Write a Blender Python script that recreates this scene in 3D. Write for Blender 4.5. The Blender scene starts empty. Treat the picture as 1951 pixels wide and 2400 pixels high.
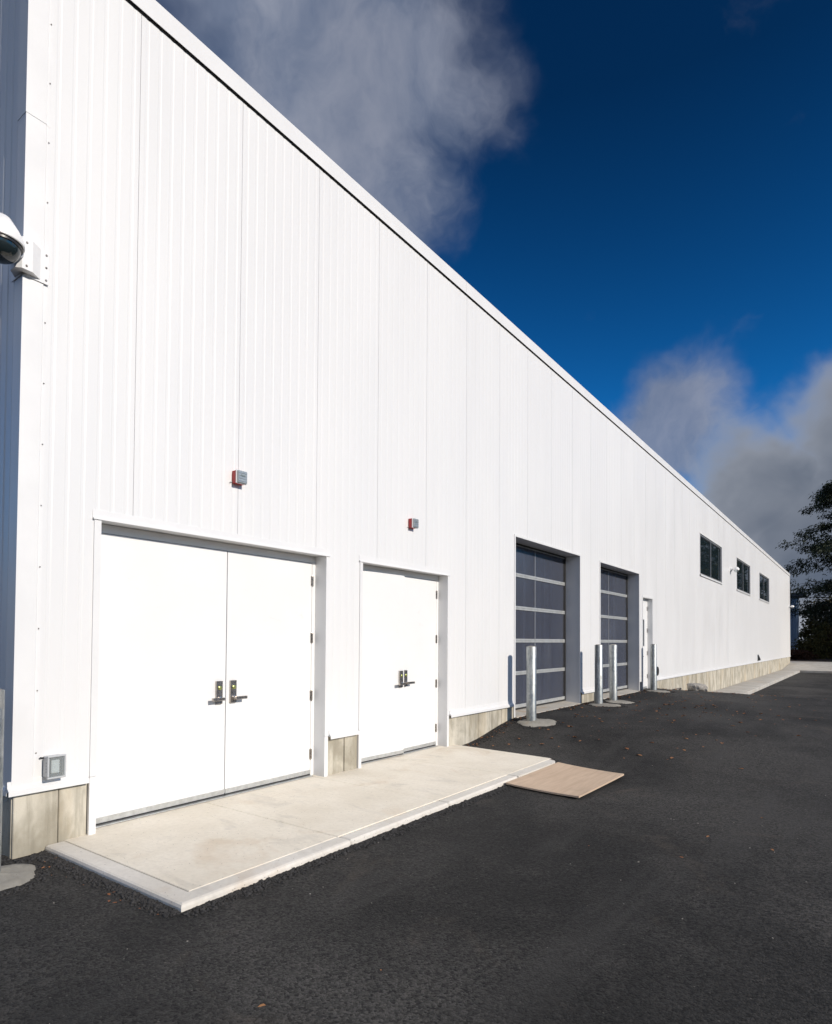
import bpy, math, random
import numpy as np
from mathutils import Matrix, Vector
R = math.radians
scene = bpy.context.scene
COL = scene.collection

# ------------------------------------------------------------------ camera
cam_d = bpy.data.cameras.new("camera")
cam = bpy.data.objects.new("camera", cam_d)
COL.objects.link(cam)
fw = Vector((-0.585000, 0.810661, 0.024574)).normalized()
rt = Vector((0.810977, 0.585047, 0.006023)).normalized()
up = rt.cross(fw).normalized()
m = Matrix((rt, up, -fw)).transposed().to_4x4()
m.translation = Vector((4.99, 0.0, 1.55))
cam.matrix_world = m
cam_d.sensor_fit = 'HORIZONTAL'
cam_d.sensor_width = 36.0
cam_d.lens = 36.0 * 1451.0 / 1951.0
cam_d.shift_x = -0.00448
cam_d.shift_y = 0.13596
cam_d.clip_start = 0.05
cam_d.clip_end = 3000
scene.camera = cam

# ------------------------------------------------------------------ sky and sun
SUN_EL, SUN_YAW = R(25.0), R(-1.2)        # yaw about the wall normal (+X); minus is towards -Y
to_sun = Vector((math.cos(SUN_EL) * math.cos(SUN_YAW), math.cos(SUN_EL) * math.sin(SUN_YAW), math.sin(SUN_EL)))
world = bpy.data.worlds.new("World")
scene.world = world
world.use_nodes = True
world.cycles.sampling_method = 'MANUAL'
world.cycles.sample_map_resolution = 512
SKY_STRENGTH = 0.11

sun_d = bpy.data.lights.new("sun", 'SUN')
sun_d.energy = 3.9
sun_d.angle = R(0.53)
sun_d.color = (1.0, 0.918, 0.818)
sun = bpy.data.objects.new("sun", sun_d)
sun.rotation_euler = (-to_sun).to_track_quat('-Z', 'Y').to_euler()
sun.location = (30, 0, 20)
COL.objects.link(sun)

vs = scene.view_settings
vs.view_transform = 'Standard'
vs.look = 'None'
vs.exposure = 0.0
vs.gamma = 1.0
vs.use_curve_mapping = False
scene.render.engine = 'CYCLES'
scene.cycles.use_denoising = True
scene.cycles.max_bounces = 5
scene.cycles.diffuse_bounces = 3
scene.cycles.caustics_reflective = False
scene.cycles.caustics_refractive = False
scene.cycles.use_adaptive_sampling = True
scene.cycles.adaptive_threshold = 0.02


class NT:
    """small node-tree helper"""
    def __init__(self, tree):
        self.t = tree
        self.n = tree.nodes
        self.l = tree.links

    def new(self, typ, **kw):
        nd = self.n.new(typ)
        for k, v in kw.items():
            if k == 'inp':
                for kk, vv in v.items():
                    self.set(nd.inputs[kk], vv)
            else:
                setattr(nd, k, v)
        return nd

    def set(self, sock, v):
        if isinstance(v, bpy.types.NodeSocket):
            self.l.new(v, sock)
        else:
            sock.default_value = v

    def math(self, op, a, b=0.0, c=None, clamp=False):
        nd = self.new('ShaderNodeMath', operation=op, use_clamp=clamp)
        self.set(nd.inputs[0], a)
        self.set(nd.inputs[1], b)
        if c is not None:
            self.set(nd.inputs[2], c)
        return nd.outputs[0]

    def vmath(self, op, a, b=None, scale=None, out=0):
        nd = self.new('ShaderNodeVectorMath', operation=op)
        self.set(nd.inputs[0], a)
        if b is not None:
            self.set(nd.inputs[1], b)
        if scale is not None:
            self.set(nd.inputs['Scale'], scale)
        return nd.outputs[out]

    def noise(self, vec, scale, detail=4.0, rough=0.55, dist=0.0, out=0):
        nd = self.new('ShaderNodeTexNoise')
        self.set(nd.inputs['Vector'], vec)
        nd.inputs['Scale'].default_value = scale
        nd.inputs['Detail'].default_value = detail
        nd.inputs['Roughness'].default_value = rough
        nd.inputs['Distortion'].default_value = dist
        return nd.outputs[out]

    def voronoi(self, vec, scale, feature='F1', out=0, rand=1.0):
        nd = self.new('ShaderNodeTexVoronoi', feature=feature)
        self.set(nd.inputs['Vector'], vec)
        nd.inputs['Scale'].default_value = scale
        nd.inputs['Randomness'].default_value = rand
        return nd.outputs[out]

    def smooth(self, v, a, b, lo=0.0, hi=1.0):
        nd = self.new('ShaderNodeMapRange', interpolation_type='SMOOTHSTEP')
        self.set(nd.inputs['Value'], v)
        for i, x in zip(('From Min', 'From Max', 'To Min', 'To Max'), (a, b, lo, hi)):
            nd.inputs[i].default_value = x
        return nd.outputs['Result']

    def lin(self, v, a, b, lo=0.0, hi=1.0):
        nd = self.new('ShaderNodeMapRange')
        self.set(nd.inputs['Value'], v)
        for i, x in zip(('From Min', 'From Max', 'To Min', 'To Max'), (a, b, lo, hi)):
            nd.inputs[i].default_value = x
        return nd.outputs['Result']

    def mix(self, fac, a, b, blend='MIX'):
        nd = self.new('ShaderNodeMix', data_type='RGBA', blend_type=blend)
        self.set(nd.inputs['Factor'], fac)
        for s, v in ((nd.inputs[6], a), (nd.inputs[7], b)):
            if isinstance(v, (tuple, list)) and len(v) == 3:
                v = (*v, 1.0)
            self.set(s, v)
        return nd.outputs[2]

    def mapping(self, vec, scale=(1, 1, 1), loc=(0, 0, 0), rot=(0, 0, 0)):
        nd = self.new('ShaderNodeMapping')
        self.set(nd.inputs['Vector'], vec)
        nd.inputs['Scale'].default_value = scale
        nd.inputs['Location'].default_value = loc
        nd.inputs['Rotation'].default_value = rot
        return nd.outputs[0]

    def bump(self, height, strength=0.3, dist=0.01, normal=None):
        nd = self.new('ShaderNodeBump')
        nd.inputs['Strength'].default_value = strength
        nd.inputs['Distance'].default_value = dist
        self.set(nd.inputs['Height'], height)
        if normal is not None:
            self.set(nd.inputs['Normal'], normal)
        return nd.outputs[0]


def build_world():
    w = NT(world.node_tree)
    for nd in list(w.n):
        w.n.remove(nd)
    out = w.new('ShaderNodeOutputWorld')
    bg = w.new('ShaderNodeBackground')
    w.l.new(bg.outputs[0], out.inputs[0])
    bg.inputs['Strength'].default_value = SKY_STRENGTH
    sky = w.new('ShaderNodeTexSky', sky_type='NISHITA')
    sky.sun_disc = False
    sky.sun_elevation = SUN_EL
    # Blender: rotation 0 puts the sun at +Y, growing clockwise seen from above; the sun stands over +X
    sky.sun_rotation = R(90.0) - SUN_YAW
    sky.altitude = 300
    sky.air_density = 1.0
    sky.dust_density = 0.25
    sky.ozone_density = 3.0
    # deep polarised blue: one tone curve over the whole dome
    gam = w.new('ShaderNodeGamma')
    w.l.new(sky.outputs[0], gam.inputs[0])
    gam.inputs[1].default_value = 1.45
    blue = w.mix(1.0, gam.outputs[0], (0.045, 0.375, 0.530), 'MULTIPLY')
    tc = w.new('ShaderNodeTexCoord')
    d = tc.outputs['Generated']
    sep = w.new('ShaderNodeSeparateXYZ')
    w.l.new(d, sep.inputs[0])
    z = sep.outputs[2]
    # the polarised sky deepens evenly towards the zenith
    blue = w.vmath('SCALE', blue, scale=w.lin(z, 0.30, 0.66, 1.16, 0.47))
    warp = w.noise(d, 2.6, 5.0, 0.6, out=1)
    wv = w.vmath('SUBTRACT', warp, (0.5, 0.5, 0.5))
    wv = w.vmath('SCALE', wv, scale=0.22)
    dw = w.vmath('ADD', d, wv)
    fine = w.noise(dw, 6.0, 9.0, 0.58, 0.25)
    big = w.noise(dw, 1.9, 6.0, 0.55)

    def blob(c, r0, r1, amp=1.0):
        dist = w.vmath('DISTANCE', dw, c, out=1)
        v = w.smooth(dist, r1, r0)
        return v if amp == 1.0 else w.math('MULTIPLY', v, amp)
    # banks that stand in the direction of the picture, high wisps first
    high = None
    for c, a, b, am in [((-0.215, 0.925, 0.325), 0.01, 0.125, 1.15), ((-0.20, 0.935, 0.295), 0.0, 0.07, 0.8), ((-0.500, 0.520, 0.695), 0.06, 0.27, 1.0), ((-0.43, 0.60, 0.665), 0.02, 0.17, 0.9),
                        ((-0.500, 0.635, 0.60), 0.02, 0.17, 0.8), ((-0.56, 0.46, 0.72), 0.04, 0.26, 0.9), ((-0.62, 0.50, 0.60), 0.05, 0.3, 0.95), ((-0.60, 0.58, 0.55), 0.04, 0.2, 0.95), ((-0.55, 0.62, 0.56), 0.04, 0.17, 0.9)]:
        v = blob(c, a, b, am)
        high = v if high is None else w.math('MAXIMUM', high, v)
    low = None
    for c, a, b, am in [((-0.02, 0.955, 0.255), 0.02, 0.16, 1.05),
                        ((-0.115, 0.962, 0.225), 0.02, 0.14, 1.0), ((0.09, 0.945, 0.27), 0.05, 0.18, 1.1),
                        ((-0.06, 0.985, 0.15), 0.06, 0.16, 1.0), ((-0.3, 0.95, 0.10), 0.05, 0.2, 1.0), ((0.2, 0.96, 0.16), 0.08, 0.24, 1.0)]:
        v = blob(c, a, b, am)
        low = v if low is None else w.math('MAXIMUM', low, v)
    clear = blob((-0.19, 0.80, 0.56), 0.40, 0.58)
    gen = w.smooth(big, 0.44, 0.60)
    gen = w.math('MULTIPLY', gen, w.math('SUBTRACT', 1.0, clear))
    gen = w.math('MULTIPLY', gen, w.smooth(z, 0.0, 0.12))
    fo = w.math('SUBTRACT', fine, 0.5)
    hm = w.math('ADD', high, w.math('MULTIPLY', fo, 1.1))
    hm = w.math('MULTIPLY', w.smooth(hm, 0.15, 0.95), 0.86)
    hm = w.math('MULTIPLY', hm, w.smooth(high, 0.0, 0.30))
    lm = w.math('ADD', low, w.math('MULTIPLY', fo, 0.9))
    lm = w.smooth(lm, 0.14, 0.80)
    lm = w.math('MAXIMUM', lm, w.smooth(w.math('SUBTRACT', z, w.math('MULTIPLY', fo, 0.18)), 0.17, 0.07))
    gm = w.math('MULTIPLY', gen, 0.92)
    # cloud brightness: sunlit rims, grey bellies
    k = 1.0 / SKY_STRENGTH
    rim = w.math('SUBTRACT', 1.0, w.smooth(w.math('ADD', low, w.math('MULTIPLY', fo, 0.9)), 0.35, 1.25))
    mott = w.math('ADD', w.math('MULTIPLY', fine, 0.5), w.math('MULTIPLY', w.noise(d, 9.0, 4.0, 0.5, 0.4), 0.5))
    belly = w.mix(w.smooth(mott, 0.40, 0.62), (0.052 * k, 0.080 * k, 0.132 * k), (0.150 * k, 0.175 * k, 0.225 * k))
    lowcol = w.mix(rim, belly, (0.34 * k, 0.365 * k, 0.42 * k))
    hicol = w.mix(w.smooth(fine, 0.32, 0.72), (0.125 * k, 0.168 * k, 0.265 * k), (0.30 * k, 0.325 * k, 0.405 * k))
    gencol = w.mix(w.smooth(fine, 0.35, 0.7), (0.31 * k, 0.345 * k, 0.44 * k), (0.72 * k, 0.75 * k, 0.83 * k))  # unseen clouds made brighter than those in view, to raise the ambient fill
    c = w.mix(gm, blue, gencol)
    c = w.mix(hm, c, hicol)
    c = w.mix(lm, c, lowcol)
    w.l.new(c, bg.inputs['Color'])


build_world()


# ------------------------------------------------------------------ materials
def mat(name):
    mt = bpy.data.materials.new(name)
    mt.use_nodes = True
    nt = NT(mt.node_tree)
    b = nt.n.get('Principled BSDF')
    g = nt.new('ShaderNodeNewGeometry')
    return mt, nt, b, g.outputs['Position']


def simple(name, col, rough=0.5, metal=0.0, var=0.06, scale=9.0, bump=0.0, bscale=60.0, spec=0.5):
    mt, nt, b, pos = mat(name)
    n = nt.noise(pos, scale, 5.0, 0.6)
    lo = tuple(max(0.0, c * (1 - var)) for c in col)
    hi = tuple(min(1.0, c * (1 + var)) for c in col)
    nt.set(b.inputs['Base Color'], nt.mix(nt.smooth(n, 0.3, 0.7), lo, hi))
    b.inputs['Metallic'].default_value = metal
    b.inputs['Specular IOR Level'].default_value = spec
    nt.set(b.inputs['Roughness'], nt.lin(n, 0.3, 0.7, max(0.02, rough - 0.06), min(1, rough + 0.06)))
    if bump:
        nt.set(b.inputs['Normal'], nt.bump(nt.noise(pos, bscale, 4.0, 0.6), bump, 0.004))
    return mt


def m_siding():
    mt, nt, b, pos = mat("white_painted_steel")
    oi = nt.new('ShaderNodeObjectInfo')
    rnd = nt.lin(oi.outputs['Random'], 0, 1, -0.5, 0.5)
    n = nt.noise(nt.mapping(pos, (1, 1, 0.22)), 1.3, 5.0, 0.6)
    streak = nt.noise(nt.mapping(pos, (1, 1, 0.04)), 9.0, 4.0, 0.6)
    c = nt.mix(nt.smooth(n, 0.3, 0.7), (0.750, 0.750, 0.750), (0.775, 0.774, 0.772))
    c = nt.mix(nt.math('MULTIPLY', nt.smooth(streak, 0.56, 0.78), 0.10), c, (0.56, 0.56, 0.545))
    val = nt.math('MULTIPLY_ADD', rnd, 0.02, 1.0)
    c = nt.vmath('SCALE', c, scale=val)
    nt.set(b.inputs['Base Color'], c)
    nt.set(b.inputs['Roughness'], nt.lin(n, 0.3, 0.7, 0.30, 0.42))
    oil = nt.noise(nt.mapping(pos, (1, 1.0, 0.5)), 1.6, 2.0, 0.5)
    nt.set(b.inputs['Normal'], nt.bump(oil, 0.06, 0.05))
    return mt


def m_door():
    mt, nt, b, pos = mat("white_door_paint")
    n = nt.noise(pos, 1.8, 5.0, 0.6)
    c = nt.mix(nt.smooth(n, 0.3, 0.75), (0.78, 0.78, 0.772), (0.80, 0.80, 0.795))
    sm = nt.noise(nt.mapping(pos, (1, 1, 2.2)), 3.4, 7.0, 0.65, 0.5)
    c = nt.mix(nt.math('MULTIPLY', nt.smooth(sm, 0.60, 0.80), 0.30), c, (0.62, 0.60, 0.56))
    nt.set(b.inputs['Base Color'], c)
    nt.set(b.inputs['Roughness'], nt.lin(n, 0.3, 0.7, 0.42, 0.55))
    nt.set(b.inputs['Normal'], nt.bump(nt.noise(pos, 3.0, 3.0, 0.5), 0.05, 0.03))
    return mt


def m_asphalt():
    mt, nt, b, pos = mat("asphalt")
    flat = nt.mapping(pos, (1, 1, 0.0))
    v1 = nt.voronoi(flat, 78.0)                 # aggregate about 16 mm
    v2 = nt.voronoi(flat, 150.0)
    vc = nt.voronoi(flat, 78.0, out=1)          # cell colour
    sepc = nt.new('ShaderNodeSeparateColor')
    nt.l.new(vc, sepc.inputs[0])
    big = nt.noise(flat, 0.35, 4.0, 0.6, 0.4)
    mid = nt.noise(flat, 2.4, 4.0, 0.6, 0.3)
    fine = nt.noise(flat, 40.0, 3.0, 0.7)
    base = nt.mix(nt.smooth(big, 0.36, 0.66), (0.0115, 0.0113, 0.0110), (0.042, 0.0408, 0.0390))
    base = nt.mix(nt.math('MULTIPLY', nt.smooth(mid, 0.45, 0.8), 0.35), base, (0.052, 0.049, 0.0465))
    stone = nt.mix(sepc.outputs[0], (0.28, 0.28, 0.282), (2.1, 2.05, 1.98))
    base = nt.mix(1.0, base, stone, 'MULTIPLY')
    # odd pale chips
    chip = nt.math('MULTIPLY', nt.math('GREATER_THAN', sepc.outputs[1], 0.994), nt.math('LESS_THAN', v1, 0.42))
    base = nt.mix(nt.math('MULTIPLY', chip, 0.5), base, (0.16, 0.15, 0.135))
    # dusty tan films
    dust = nt.noise(flat, 0.9, 5.0, 0.7, 1.2)
    base = nt.mix(nt.math('MULTIPLY', nt.smooth(dust, 0.56, 0.76), 0.42), base, (0.125, 0.100, 0.078))
    lane = nt.noise(nt.mapping(flat, (1.0, 0.16, 1.0), rot=(0, 0, 0.12)), 1.5, 5.0, 0.6, 0.3)
    base = nt.mix(nt.math('MULTIPLY', nt.smooth(lane, 0.50, 0.70), 0.62), base, (0.054, 0.052, 0.0495))
    tar = nt.noise(nt.mapping(flat, loc=(4.0, 9.0, 0)), 0.55, 6.0, 0.65, 0.8)
    base = nt.mix(nt.math('MULTIPLY', nt.smooth(tar, 0.56, 0.70), 0.55), base, (0.013, 0.0128, 0.0127))
    nt.set(b.inputs['Base Color'], base)
    nt.set(b.inputs['Roughness'], nt.lin(fine, 0.3, 0.7, 0.72, 0.95))
    b.inputs['Specular IOR Level'].default_value = 0.35
    grit = nt.noise(flat, 95.0, 3.0, 0.75)
    h = nt.math('ADD', nt.math('MULTIPLY', nt.smooth(v1, 0.75, 0.1), 0.45), nt.math('MULTIPLY', v2, -0.35))
    h = nt.math('ADD', h, nt.math('MULTIPLY', grit, 1.1))
    h = nt.math('ADD', h, nt.math('MULTIPLY', fine, 0.5))
    coarse = nt.noise(flat, 7.0, 2.0, 0.6)
    h2 = nt.bump(coarse, 0.3, 0.03)
    nt.set(b.inputs['Normal'], nt.bump(h, 0.65, 0.010, h2))
    return mt


def m_slab(name, c0, c1, broom=True, stain=0.5):
    mt, nt, b, pos = mat(name)
    n = nt.noise(pos, 1.6, 4.0, 0.62, 0.3)
    f = nt.noise(pos, 26.0, 3.0, 0.7)
    br = nt.noise(nt.mapping(pos, (4.0, 160.0, 4.0) if broom else (30, 30, 30)), 1.0, 3.0, 0.6)
    c = nt.mix(nt.smooth(n, 0.28, 0.72), c0, c1)
    c = nt.mix(nt.math('MULTIPLY', nt.smooth(f, 0.35, 0.75), 0.35), c, tuple(x * 0.82 for x in c0))
    rust = nt.noise(pos, 1.1, 4.0, 0.65, 1.0)
    c = nt.mix(nt.math('MULTIPLY', nt.smooth(rust, 0.54, 0.72), 0.55 * stain), c, (0.50, 0.33, 0.17))
    gr = nt.noise(nt.mapping(pos, (1.0, 2.2, 1.0), (3.1, 1.7, 0)), 1.4, 4.0, 0.65, 0.7)
    c = nt.mix(nt.math('MULTIPLY', nt.smooth(gr, 0.54, 0.74), 0.55 * stain), c, (0.33, 0.31, 0.28))
    sp = nt.voronoi(pos, 38.0)
    spc = nt.voronoi(pos, 38.0, out=1)
    s2 = nt.new('ShaderNodeSeparateColor')
    nt.l.new(spc, s2.inputs[0])
    spot = nt.math('MULTIPLY', nt.math('LESS_THAN', sp, 0.16), nt.math('GREATER_THAN', s2.outputs[0], 0.82))
    c = nt.mix(nt.math('MULTIPLY', spot, 0.55), c, (0.16, 0.14, 0.12))
    nt.set(b.inputs['Base Color'], c)
    b.inputs['Roughness'].default_value = 0.85
    b.inputs['Specular IOR Level'].default_value = 0.25
    h = nt.math('ADD', nt.math('MULTIPLY', br, 0.8), nt.math('MULTIPLY', f, 0.6))
    nt.set(b.inputs['Normal'], nt.bump(h, 0.45, 0.005))
    return mt


def m_foundation():
    mt, nt, b, pos = mat("board_formed_concrete")
    n = nt.noise(nt.mapping(pos, (1, 1, 0.5)), 2.6, 4.0, 0.65, 0.4)
    streak = nt.noise(nt.mapping(pos, (1, 1, 0.07)), 12.0, 4.0, 0.62)
    f = nt.noise(pos, 55.0, 5.0, 0.7)
    c = nt.mix(nt.smooth(n, 0.34, 0.66), (0.33, 0.30, 0.235), (0.60, 0.56, 0.47))
    c = nt.mix(nt.math('MULTIPLY', nt.smooth(streak, 0.45, 0.68), 0.6), c, (0.27, 0.245, 0.19))
    ochre = nt.noise(nt.mapping(pos, (1, 1, 0.35)), 1.1, 4.0, 0.6, 0.4)
    c = nt.mix(nt.math('MULTIPLY', nt.smooth(ochre, 0.52, 0.72), 0.55), c, (0.50, 0.39, 0.235))
    pv = nt.voronoi(pos, 42.0)
    pc = nt.voronoi(pos, 42.0, out=1)
    s2 = nt.new('ShaderNodeSeparateColor')
    nt.l.new(pc, s2.inputs[0])
    pit = nt.math('MULTIPLY', nt.smooth(pv, 0.30, 0.10), nt.math('GREATER_THAN', s2.outputs[0], 0.72))
    c = nt.mix(nt.math('MULTIPLY', pit, 0.6), c, (0.10, 0.095, 0.085))
    nt.set(b.inputs['Base Color'], c)
    b.inputs['Roughness'].default_value = 0.9
    h = nt.math('SUBTRACT', nt.math('MULTIPLY', f, 0.5), nt.math('MULTIPLY', pit, 1.0))
    h = nt.math('ADD', h, nt.math('MULTIPLY', n, 1.5))
    nt.set(b.inputs['Normal'], nt.bump(h, 0.5, 0.008))
    return mt


def m_galv():
    mt, nt, b, pos = mat("galvanised_steel")
    v = nt.voronoi(nt.mapping(pos, (1, 1, 0.55)), 46.0, out=1)
    s = nt.new('ShaderNodeSeparateColor')
    nt.l.new(v, s.inputs[0])
    n = nt.noise(nt.mapping(pos, (1, 1, 0.35)), 9.0, 6.0, 0.65, 0.3)
    c = nt.mix(s.outputs[0], (0.25, 0.275, 0.28), (0.40, 0.42, 0.42))
    c = nt.mix(nt.smooth(n, 0.45, 0.72), c, (0.50, 0.51, 0.495))
    wear = nt.noise(nt.mapping(pos, (1, 1, 0.25)), 16.0, 7.0, 0.7, 0.6)
    wm = nt.smooth(wear, 0.54, 0.66)
    c = nt.mix(nt.math('MULTIPLY', wm, 0.7), c, (0.27, 0.25, 0.22))
    nt.set(b.inputs['Base Color'], c)
    nt.set(b.inputs['Metallic'], nt.math('SUBTRACT', 0.85, nt.math('MULTIPLY', wm, 0.6)))
    nt.set(b.inputs['Roughness'], nt.lin(n, 0.3, 0.7, 0.36, 0.60))
    nt.set(b.inputs['Normal'], nt.bump(n, 0.10, 0.01))
    return mt


def m_polycarb():
    """grey multiwall polycarbonate sheet of the overhead doors"""
    mt, nt, b, pos = mat("grey_polycarbonate")
    wv = nt.new('ShaderNodeTexWave', wave_type='BANDS', bands_direction='Z')
    nt.l.new(pos, wv.inputs['Vector'])
    wv.inputs['Scale'].default_value = 12.0
    n = nt.noise(nt.mapping(pos, (1, 1.0, 0.3)), 1.2, 4.0, 0.6)
    c = nt.mix(nt.smooth(n, 0.3, 0.7), (0.078, 0.086, 0.118), (0.105, 0.115, 0.148))
    c = nt.mix(nt.math('MULTIPLY', wv.outputs['Fac'], 0.30), c, (0.14, 0.15, 0.18))
    nt.set(b.inputs['Base Color'], c)
    b.inputs['Roughness'].default_value = 0.14
    nt.set(b.inputs['Normal'], nt.bump(nt.math('ADD', nt.math('MULTIPLY', wv.outputs['Fac'], 0.10), n), 0.10, 0.012))
    tr_ = nt.new('ShaderNodeBsdfTransparent')
    tr_.inputs[0].default_value = (0.74, 0.79, 0.88, 1)
    mx = nt.new('ShaderNodeMixShader')
    mx.inputs[0].default_value = 0.42
    nt.l.new(b.outputs[0], mx.inputs[1])
    nt.l.new(tr_.outputs[0], mx.inputs[2])
    nt.l.new(mx.outputs[0], nt.n.get('Material Output').inputs[0])
    return mt


def m_glass():
    mt, nt, b, pos = mat("window_glass")
    n = nt.noise(pos, 0.9, 2.0, 0.5)
    b.inputs['Base Color'].default_value = (0.013, 0.022, 0.026, 1)
    b.inputs['Roughness'].default_value = 0.02
    b.inputs['Specular IOR Level'].default_value = 0.65
    nt.set(b.inputs['Normal'], nt.bump(n, 0.05, 0.03))
    return mt


def m_leaf(name, a, bcol, rough=0.65):
    mt, nt, b, pos = mat(name)
    n = nt.noise(pos, 0.8, 4.0, 0.6)
    f = nt.noise(pos, 6.0, 2.0, 0.5)
    c = nt.mix(nt.smooth(n, 0.3, 0.7), a, bcol)
    c = nt.mix(nt.math('MULTIPLY', nt.smooth(f, 0.4, 0.8), 0.4), c, tuple(x * 0.5 for x in a))
    nt.set(b.inputs['Base Color'], c)
    b.inputs['Roughness'].default_value = rough
    b.inputs['Specular IOR Level'].default_value = 0.25
    return mt


def m_wood(name, a, c1):
    mt, nt, b, pos = mat(name)
    g = nt.noise(nt.mapping(pos, (22.0, 1.6, 20.0), rot=(0, 0, 0.08)), 1.0, 7.0, 0.65, 0.7)
    n = nt.noise(pos, 2.0, 5.0, 0.6)
    c = nt.mix(nt.smooth(g, 0.30, 0.72), a, c1)
    c = nt.mix(nt.math('MULTIPLY', nt.smooth(n, 0.5, 0.8), 0.35), c, tuple(x * 0.55 for x in a))
    nt.set(b.inputs['Base Color'], c)
    b.inputs['Roughness'].default_value = 0.75
    nt.set(b.inputs['Normal'], nt.bump(g, 0.25, 0.004))
    return mt


def m_ground():
    mt, nt, b, pos = mat("leaf_covered_soil")
    n = nt.noise(pos, 0.5, 6.0, 0.65)
    f = nt.noise(pos, 5.0, 6.0, 0.7)
    c = nt.mix(nt.smooth(n, 0.3, 0.7), (0.030, 0.024, 0.016), (0.060, 0.034, 0.022))
    c = nt.mix(nt.math('MULTIPLY', nt.smooth(f, 0.5, 0.75), 0.6), c, (0.09, 0.05, 0.03))
    nt.set(b.inputs['Base Color'], c)
    b.inputs['Roughness'].default_value = 0.95
    nt.set(b.inputs['Normal'], nt.bump(f, 0.8, 0.1))
    return mt


M = {}
M['siding'] = m_siding()
M['trim'] = simple("white_trim_steel", (0.76, 0.76, 0.76), 0.38, var=0.02, scale=2.0)
M['door'] = m_door()
M['asphalt'] = m_asphalt()
M['slab'] = m_slab("broomed_concrete", (0.78, 0.715, 0.60), (0.88, 0.82, 0.71))
M['border'] = m_slab("trowelled_concrete", (0.68, 0.645, 0.58), (0.79, 0.755, 0.695), broom=False, stain=0.55)
M['walk'] = m_slab("grey_walk_concrete", (0.42, 0.40, 0.365), (0.55, 0.53, 0.49), stain=0.6)
M['sill'] = m_slab("sill_concrete", (0.50, 0.47, 0.41), (0.62, 0.585, 0.52), stain=0.8)
M['collar'] = m_slab("rough_collar_concrete", (0.24, 0.228, 0.20), (0.42, 0.40, 0.355), broom=False, stain=1.0)
M['foundation'] = m_foundation()
M['galv'] = m_galv()
M['poly'] = m_polycarb()
M['glass'] = m_glass()
M['alu'] = simple("brushed_aluminium", (0.62, 0.63, 0.62), 0.38, 0.75, 0.10, 20.0)
M['rail'] = simple("mill_aluminium_rail", (0.50, 0.51, 0.50), 0.5, 0.45, 0.12, 14.0)
M['nickel'] = simple("satin_nickel", (0.46, 0.42, 0.38), 0.28, 0.95, 0.08, 40.0)
M['brass'] = simple("brass_cylinder", (0.42, 0.45, 0.16), 0.3, 0.7, 0.08, 80.0)
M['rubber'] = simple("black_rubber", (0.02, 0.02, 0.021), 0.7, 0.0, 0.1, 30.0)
M['black'] = simple("black_plastic", (0.018, 0.018, 0.02), 0.35, 0.0, 0.1, 30.0)
M['red'] = simple("red_enamel", (0.42, 0.028, 0.03), 0.4, 0.0, 0.08, 40.0)
M['grille'] = simple("silver_grille", (0.36, 0.39, 0.40), 0.42, 0.5, 0.08, 60.0)
M['dark'] = simple("dark_void", (0.012, 0.012, 0.013), 0.8)
M['grey'] = simple("grey_plastic", (0.50, 0.515, 0.53), 0.4, 0.0, 0.05, 30.0)
M['clear'] = None
M['darkgrey'] = simple("dark_grey_plastic", (0.12, 0.125, 0.13), 0.5)
M['camwhite'] = simple("white_camera_housing", (0.80, 0.80, 0.80), 0.35, 0.0, 0.02, 20.0)
M['ply'] = m_wood("weathered_plywood", (0.54, 0.40, 0.285), (0.64, 0.49, 0.36))
M['plank'] = m_wood("grey_plank", (0.16, 0.14, 0.12), (0.27, 0.25, 0.22))
M['sack'] = simple("paper_sack", (0.36, 0.34, 0.31), 0.8, 0.0, 0.35, 14.0, 0.8, 30.0)
M['bark'] = simple("bark", (0.035, 0.028, 0.022), 0.95, 0.0, 0.4, 6.0, 0.9, 20.0)
M['needle'] = m_leaf("dark_evergreen_foliage", (0.014, 0.022, 0.012), (0.028, 0.040, 0.018))
M['oak'] = m_leaf("brown_green_foliage", (0.038, 0.040, 0.018), (0.065, 0.050, 0.022))
M['yellow'] = m_leaf("olive_shrub_foliage", (0.075, 0.072, 0.022), (0.115, 0.095, 0.028))
M['russet'] = m_leaf("russet_shrub_foliage", (0.070, 0.030, 0.016), (0.10, 0.045, 0.022))
M['fallen'] = m_leaf("fallen_leaf", (0.26, 0.10, 0.045), (0.40, 0.20, 0.09), 0.8)
M['crumb'] = simple("loose_asphalt", (0.030, 0.029, 0.029), 0.85, 0.0, 0.5, 30.0)
M['pebble'] = simple("pale_chip", (0.30, 0.28, 0.25), 0.85, 0.0, 0.4, 30.0)
M['ground'] = m_ground()
M['bluesteel'] = simple("blue_grey_steel", (0.30, 0.40, 0.52), 0.45, 0.1, 0.12, 3.0)
M['darkroof'] = simple("dark_roof_steel", (0.05, 0.055, 0.065), 0.5, 0.1, 0.1, 3.0)
M['polyjoint'] = simple("polycarbonate_joint", (0.17, 0.18, 0.20), 0.35)
M['roof'] = simple("roof_membrane", (0.5, 0.5, 0.5), 0.8)


def m_clear():
    mt, nt, b, pos = mat("clear_plastic_cover")
    n = nt.noise(pos, 20.0, 2.0, 0.5)
    b.inputs['Base Color'].default_value = (0.55, 0.57, 0.57, 1)
    nt.set(b.inputs['Roughness'], nt.lin(n, 0.3, 0.7, 0.05, 0.12))
    tr_ = nt.new('ShaderNodeBsdfTransparent')
    tr_.inputs[0].default_value = (0.90, 0.93, 0.93, 1)
    mx = nt.new('ShaderNodeMixShader')
    mx.inputs[0].default_value = 0.80
    nt.l.new(b.outputs[0], mx.inputs[1])
    nt.l.new(tr_.outputs[0], mx.inputs[2])
    nt.l.new(mx.outputs[0], nt.n.get('Material Output').inputs[0])
    return mt


M['clear'] = m_clear()


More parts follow.
